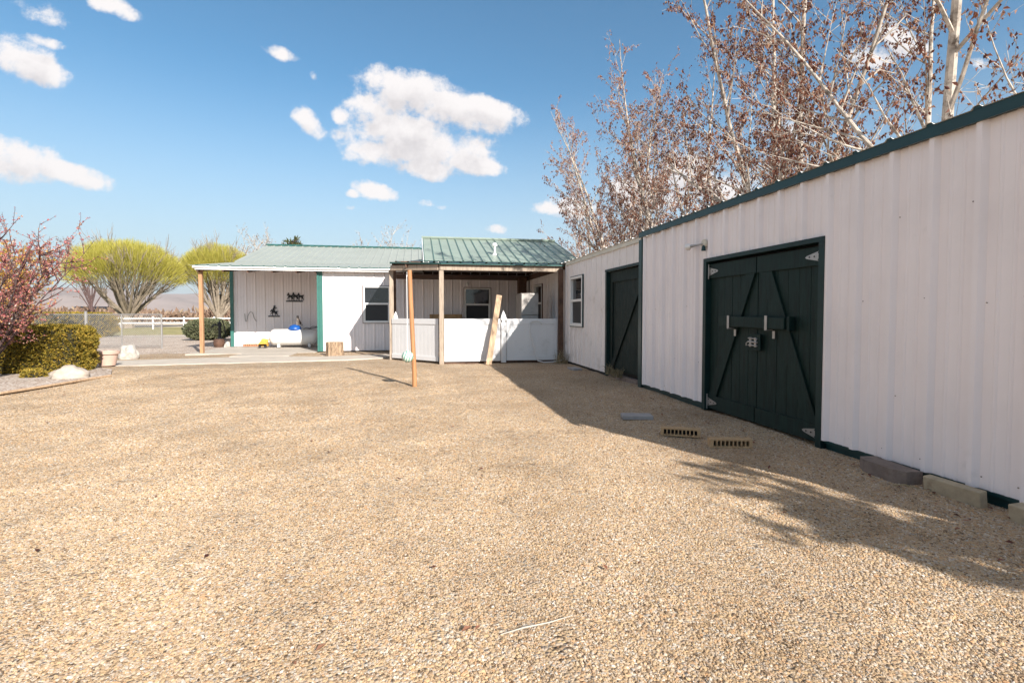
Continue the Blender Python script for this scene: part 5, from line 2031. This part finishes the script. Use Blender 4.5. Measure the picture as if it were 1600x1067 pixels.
# white rail fence far behind
wf = thing('rail_fence', 'long white two rail fence far beyond the lawn', 'fence', (-25, 50, 0))
for zz in (0.95, 0.55):
    mb = WMB()
    mb.box(-70, 49.97, zz - 0.07, -8, 50.03, zz + 0.03)
    mb.build('rail', M['vinyl'], wf)
for i in range(26):
    mb = WMB()
    xx = -70 + i * 2.48
    mb.box(xx - 0.05, 50.032, -0.1, xx + 0.05, 50.13, 1.08)
    mb.build('post', M['vinyl'], wf)


# ------------------------------------------------------------------ far background
def bare_tree(name, label, loc, h, spread, seed, matb, mat_leaf=None, leafn=0, lsize=0.1):
    r2 = random.Random(seed)
    root = thing(name, label, 'tree', loc)
    tr, lf = MB(), MB()
    tr.tube([(0, 0, -0.2), (0, 0, h * 0.3)], [0.16, 0.12], 7)
    for i in range(12):
        p0 = Vector((0, 0, h * r2.uniform(0.12, 0.32)))
        a = r2.uniform(0, 2 * PI)
        d = Vector((math.cos(a) * spread / h, math.sin(a) * spread / h, 1))
        pts = wander(p0, d, h * r2.uniform(0.55, 0.75), 7, r2, 0.10, 0.02)
        tr.tube(pts, [0.07 * (1 - k / 7.6) + 0.006 for k in range(8)], 5, cap=False)
        for j in range(12):
            p, dd = along(pts, r2.uniform(0.2, 1))
            q = wander(p, perp_dir(dd, R(r2.uniform(25, 50)), r2), r2.uniform(0.6, 1.6), 4, r2, 0.15, 0.06)
            tr.tube(q, [0.02, 0.017, 0.014, 0.011, 0.007], 3, cap=False)
            for k in range(4):
                p2, d2_ = along(q, r2.uniform(0.2, 1))
                q2 = wander(p2, perp_dir(d2_, R(40), r2), r2.uniform(0.3, 0.8), 2, r2, 0.15, 0.06)
                tr.tube(q2, [0.01, 0.008, 0.005], 3, cap=False)
                for _ in range(leafn):
                    leaf_faces(lf, along(q2, r2.random())[0], (r2.uniform(-1, 1), r2.uniform(-1, 1), -0.5), lsize, r2)
    tr.build('trunk', M[matb], root)
    if mat_leaf:
        lf.build('crown', mat_leaf, root)


def pine(label, loc, h, rad, seed):
    r2 = random.Random(seed)
    root = thing('pine_tree', label, 'tree', loc)
    tr, lf = MB(), MB()
    tr.tube([(0, 0, -0.2), (0, 0, h * 0.98)], [0.2, 0.03], 8)
    for i in range(90):
        z = h * r2.uniform(0.25, 0.97)
        a = r2.uniform(0, 2 * PI)
        l_ = rad * (1.05 - z / h) ** 0.6 * r2.uniform(0.7, 1.15)
        q = wander((0, 0, z), (math.cos(a), math.sin(a), 0.45), l_, 5, r2, 0.08, 0.07)
        tr.tube(q, [0.04, 0.035, 0.028, 0.02, 0.014, 0.008], 4, cap=False)
        for _ in range(int(70 * l_ / rad)):
            p, d = along(q, r2.uniform(0.25, 1))
            leaf_faces(lf, p, perp_dir(d, R(r2.uniform(20, 70)), r2) + Vector((0, 0, 0.4)), r2.uniform(0.2, 0.4), r2, width=0.25)
    tr.build('trunk', M['dark_bark'], root)
    lf.build('crown', M['pine_leaf'], root)


pine('dark olive pine top showing above the left end of the house roof', (-8.6, 38.5, 0), 6.6, 1.9, 71)
pine('small olive conifer top showing just right of the other one above the roof', (-7.2, 41.0, 0), 6.3, 1.0, 72)
bare_tree('bare_tree', 'pinkish bare tree top behind the second globe willow', (-17.5, 62.0, 0), 11.0, 4.0, 73, 'brush_bark' if 'brush_bark' in M else 'poplar_bark', M['brush'], 2, 0.16)
bare_tree('bare_tree', 'pale bare tree top above the middle of the left green roof', (-3.1, 48.0, 0), 8.2, 3.0, 74, 'poplar_bark', M['brush'], 2, 0.13)
bare_tree('bare_tree', 'thin bare tree top just left of the taller patio roof', (-0.6, 45.0, 0), 7.6, 1.8, 75, 'poplar_bark', M['brush'], 1, 0.12)
bare_tree('bare_tree', 'dark bare tree top just above the left globe willow', (-43.0, 78.0, 0), 12.6, 5.0, 76, 'dark_bark', M['brush'], 2, 0.2)

# far brush line
r2 = random.Random(91)
lf = MB()
for i in range(9000):
    x = r2.uniform(-95, 12)
    y = 85 + r2.uniform(-5, 12) + 6 * mnoise.noise(Vector((x * 0.05, 0, 0)))
    hmax = 1.6 + 1.1 * mnoise.noise(Vector((x * 0.12, 3, 0)))
    p = Vector((x, y, r2.uniform(0, max(0.4, hmax))))
    leaf_faces(lf, p, (r2.uniform(-1, 1), r2.uniform(-1, 1), 1.2), r2.uniform(0.5, 1.1), r2, width=0.5)
tag(lf.build('brush', M['brush']), 'tan dry brush line along the far field edge', 'brush', kind='stuff')
# distant dark barn
db = thing('distant_barn', 'low dark barn far off between willow and porch post', 'barn', (-83, 150, 0))
mb = WMB()
mb.box(-86.5, 148, 0, -79, 154, 2.1)
mb.build('wall', M['dark_wood'], db)
mb = WMB()
mb.poly([(-87, 147.6, 2.1), (-78.5, 147.6, 2.1), (-78.5, 151, 3.3), (-87, 151, 3.3)])
mb.poly([(-87, 154.4, 2.1), (-87, 151, 3.3), (-78.5, 151, 3.3), (-78.5, 154.4, 2.1)])
mb.build('roof', M['black'], db)

# moist valley air: one closed box of even haze round everything
mb = MB()
mb.box(-8800, -2900, -1.2, 8800, 14800, 420)
hm = bpy.data.materials.new('haze_air')
hm.use_nodes = True
hn = hm.node_tree
hn.nodes.clear()
ho = nd(hn, 'ShaderNodeOutputMaterial')
hv = nd(hn, 'ShaderNodeVolumePrincipled')
hv.inputs['Color'].default_value = (0.86, 0.88, 0.94, 1)
hv.inputs['Density'].default_value = 0.00007
hv.inputs['Anisotropy'].default_value = 0.2
hn.links.new(hv.outputs[0], ho.inputs['Volume'])
tag(mb.build('haze', hm), 'thin pale haze over the distant hills', 'haze', kind='stuff')
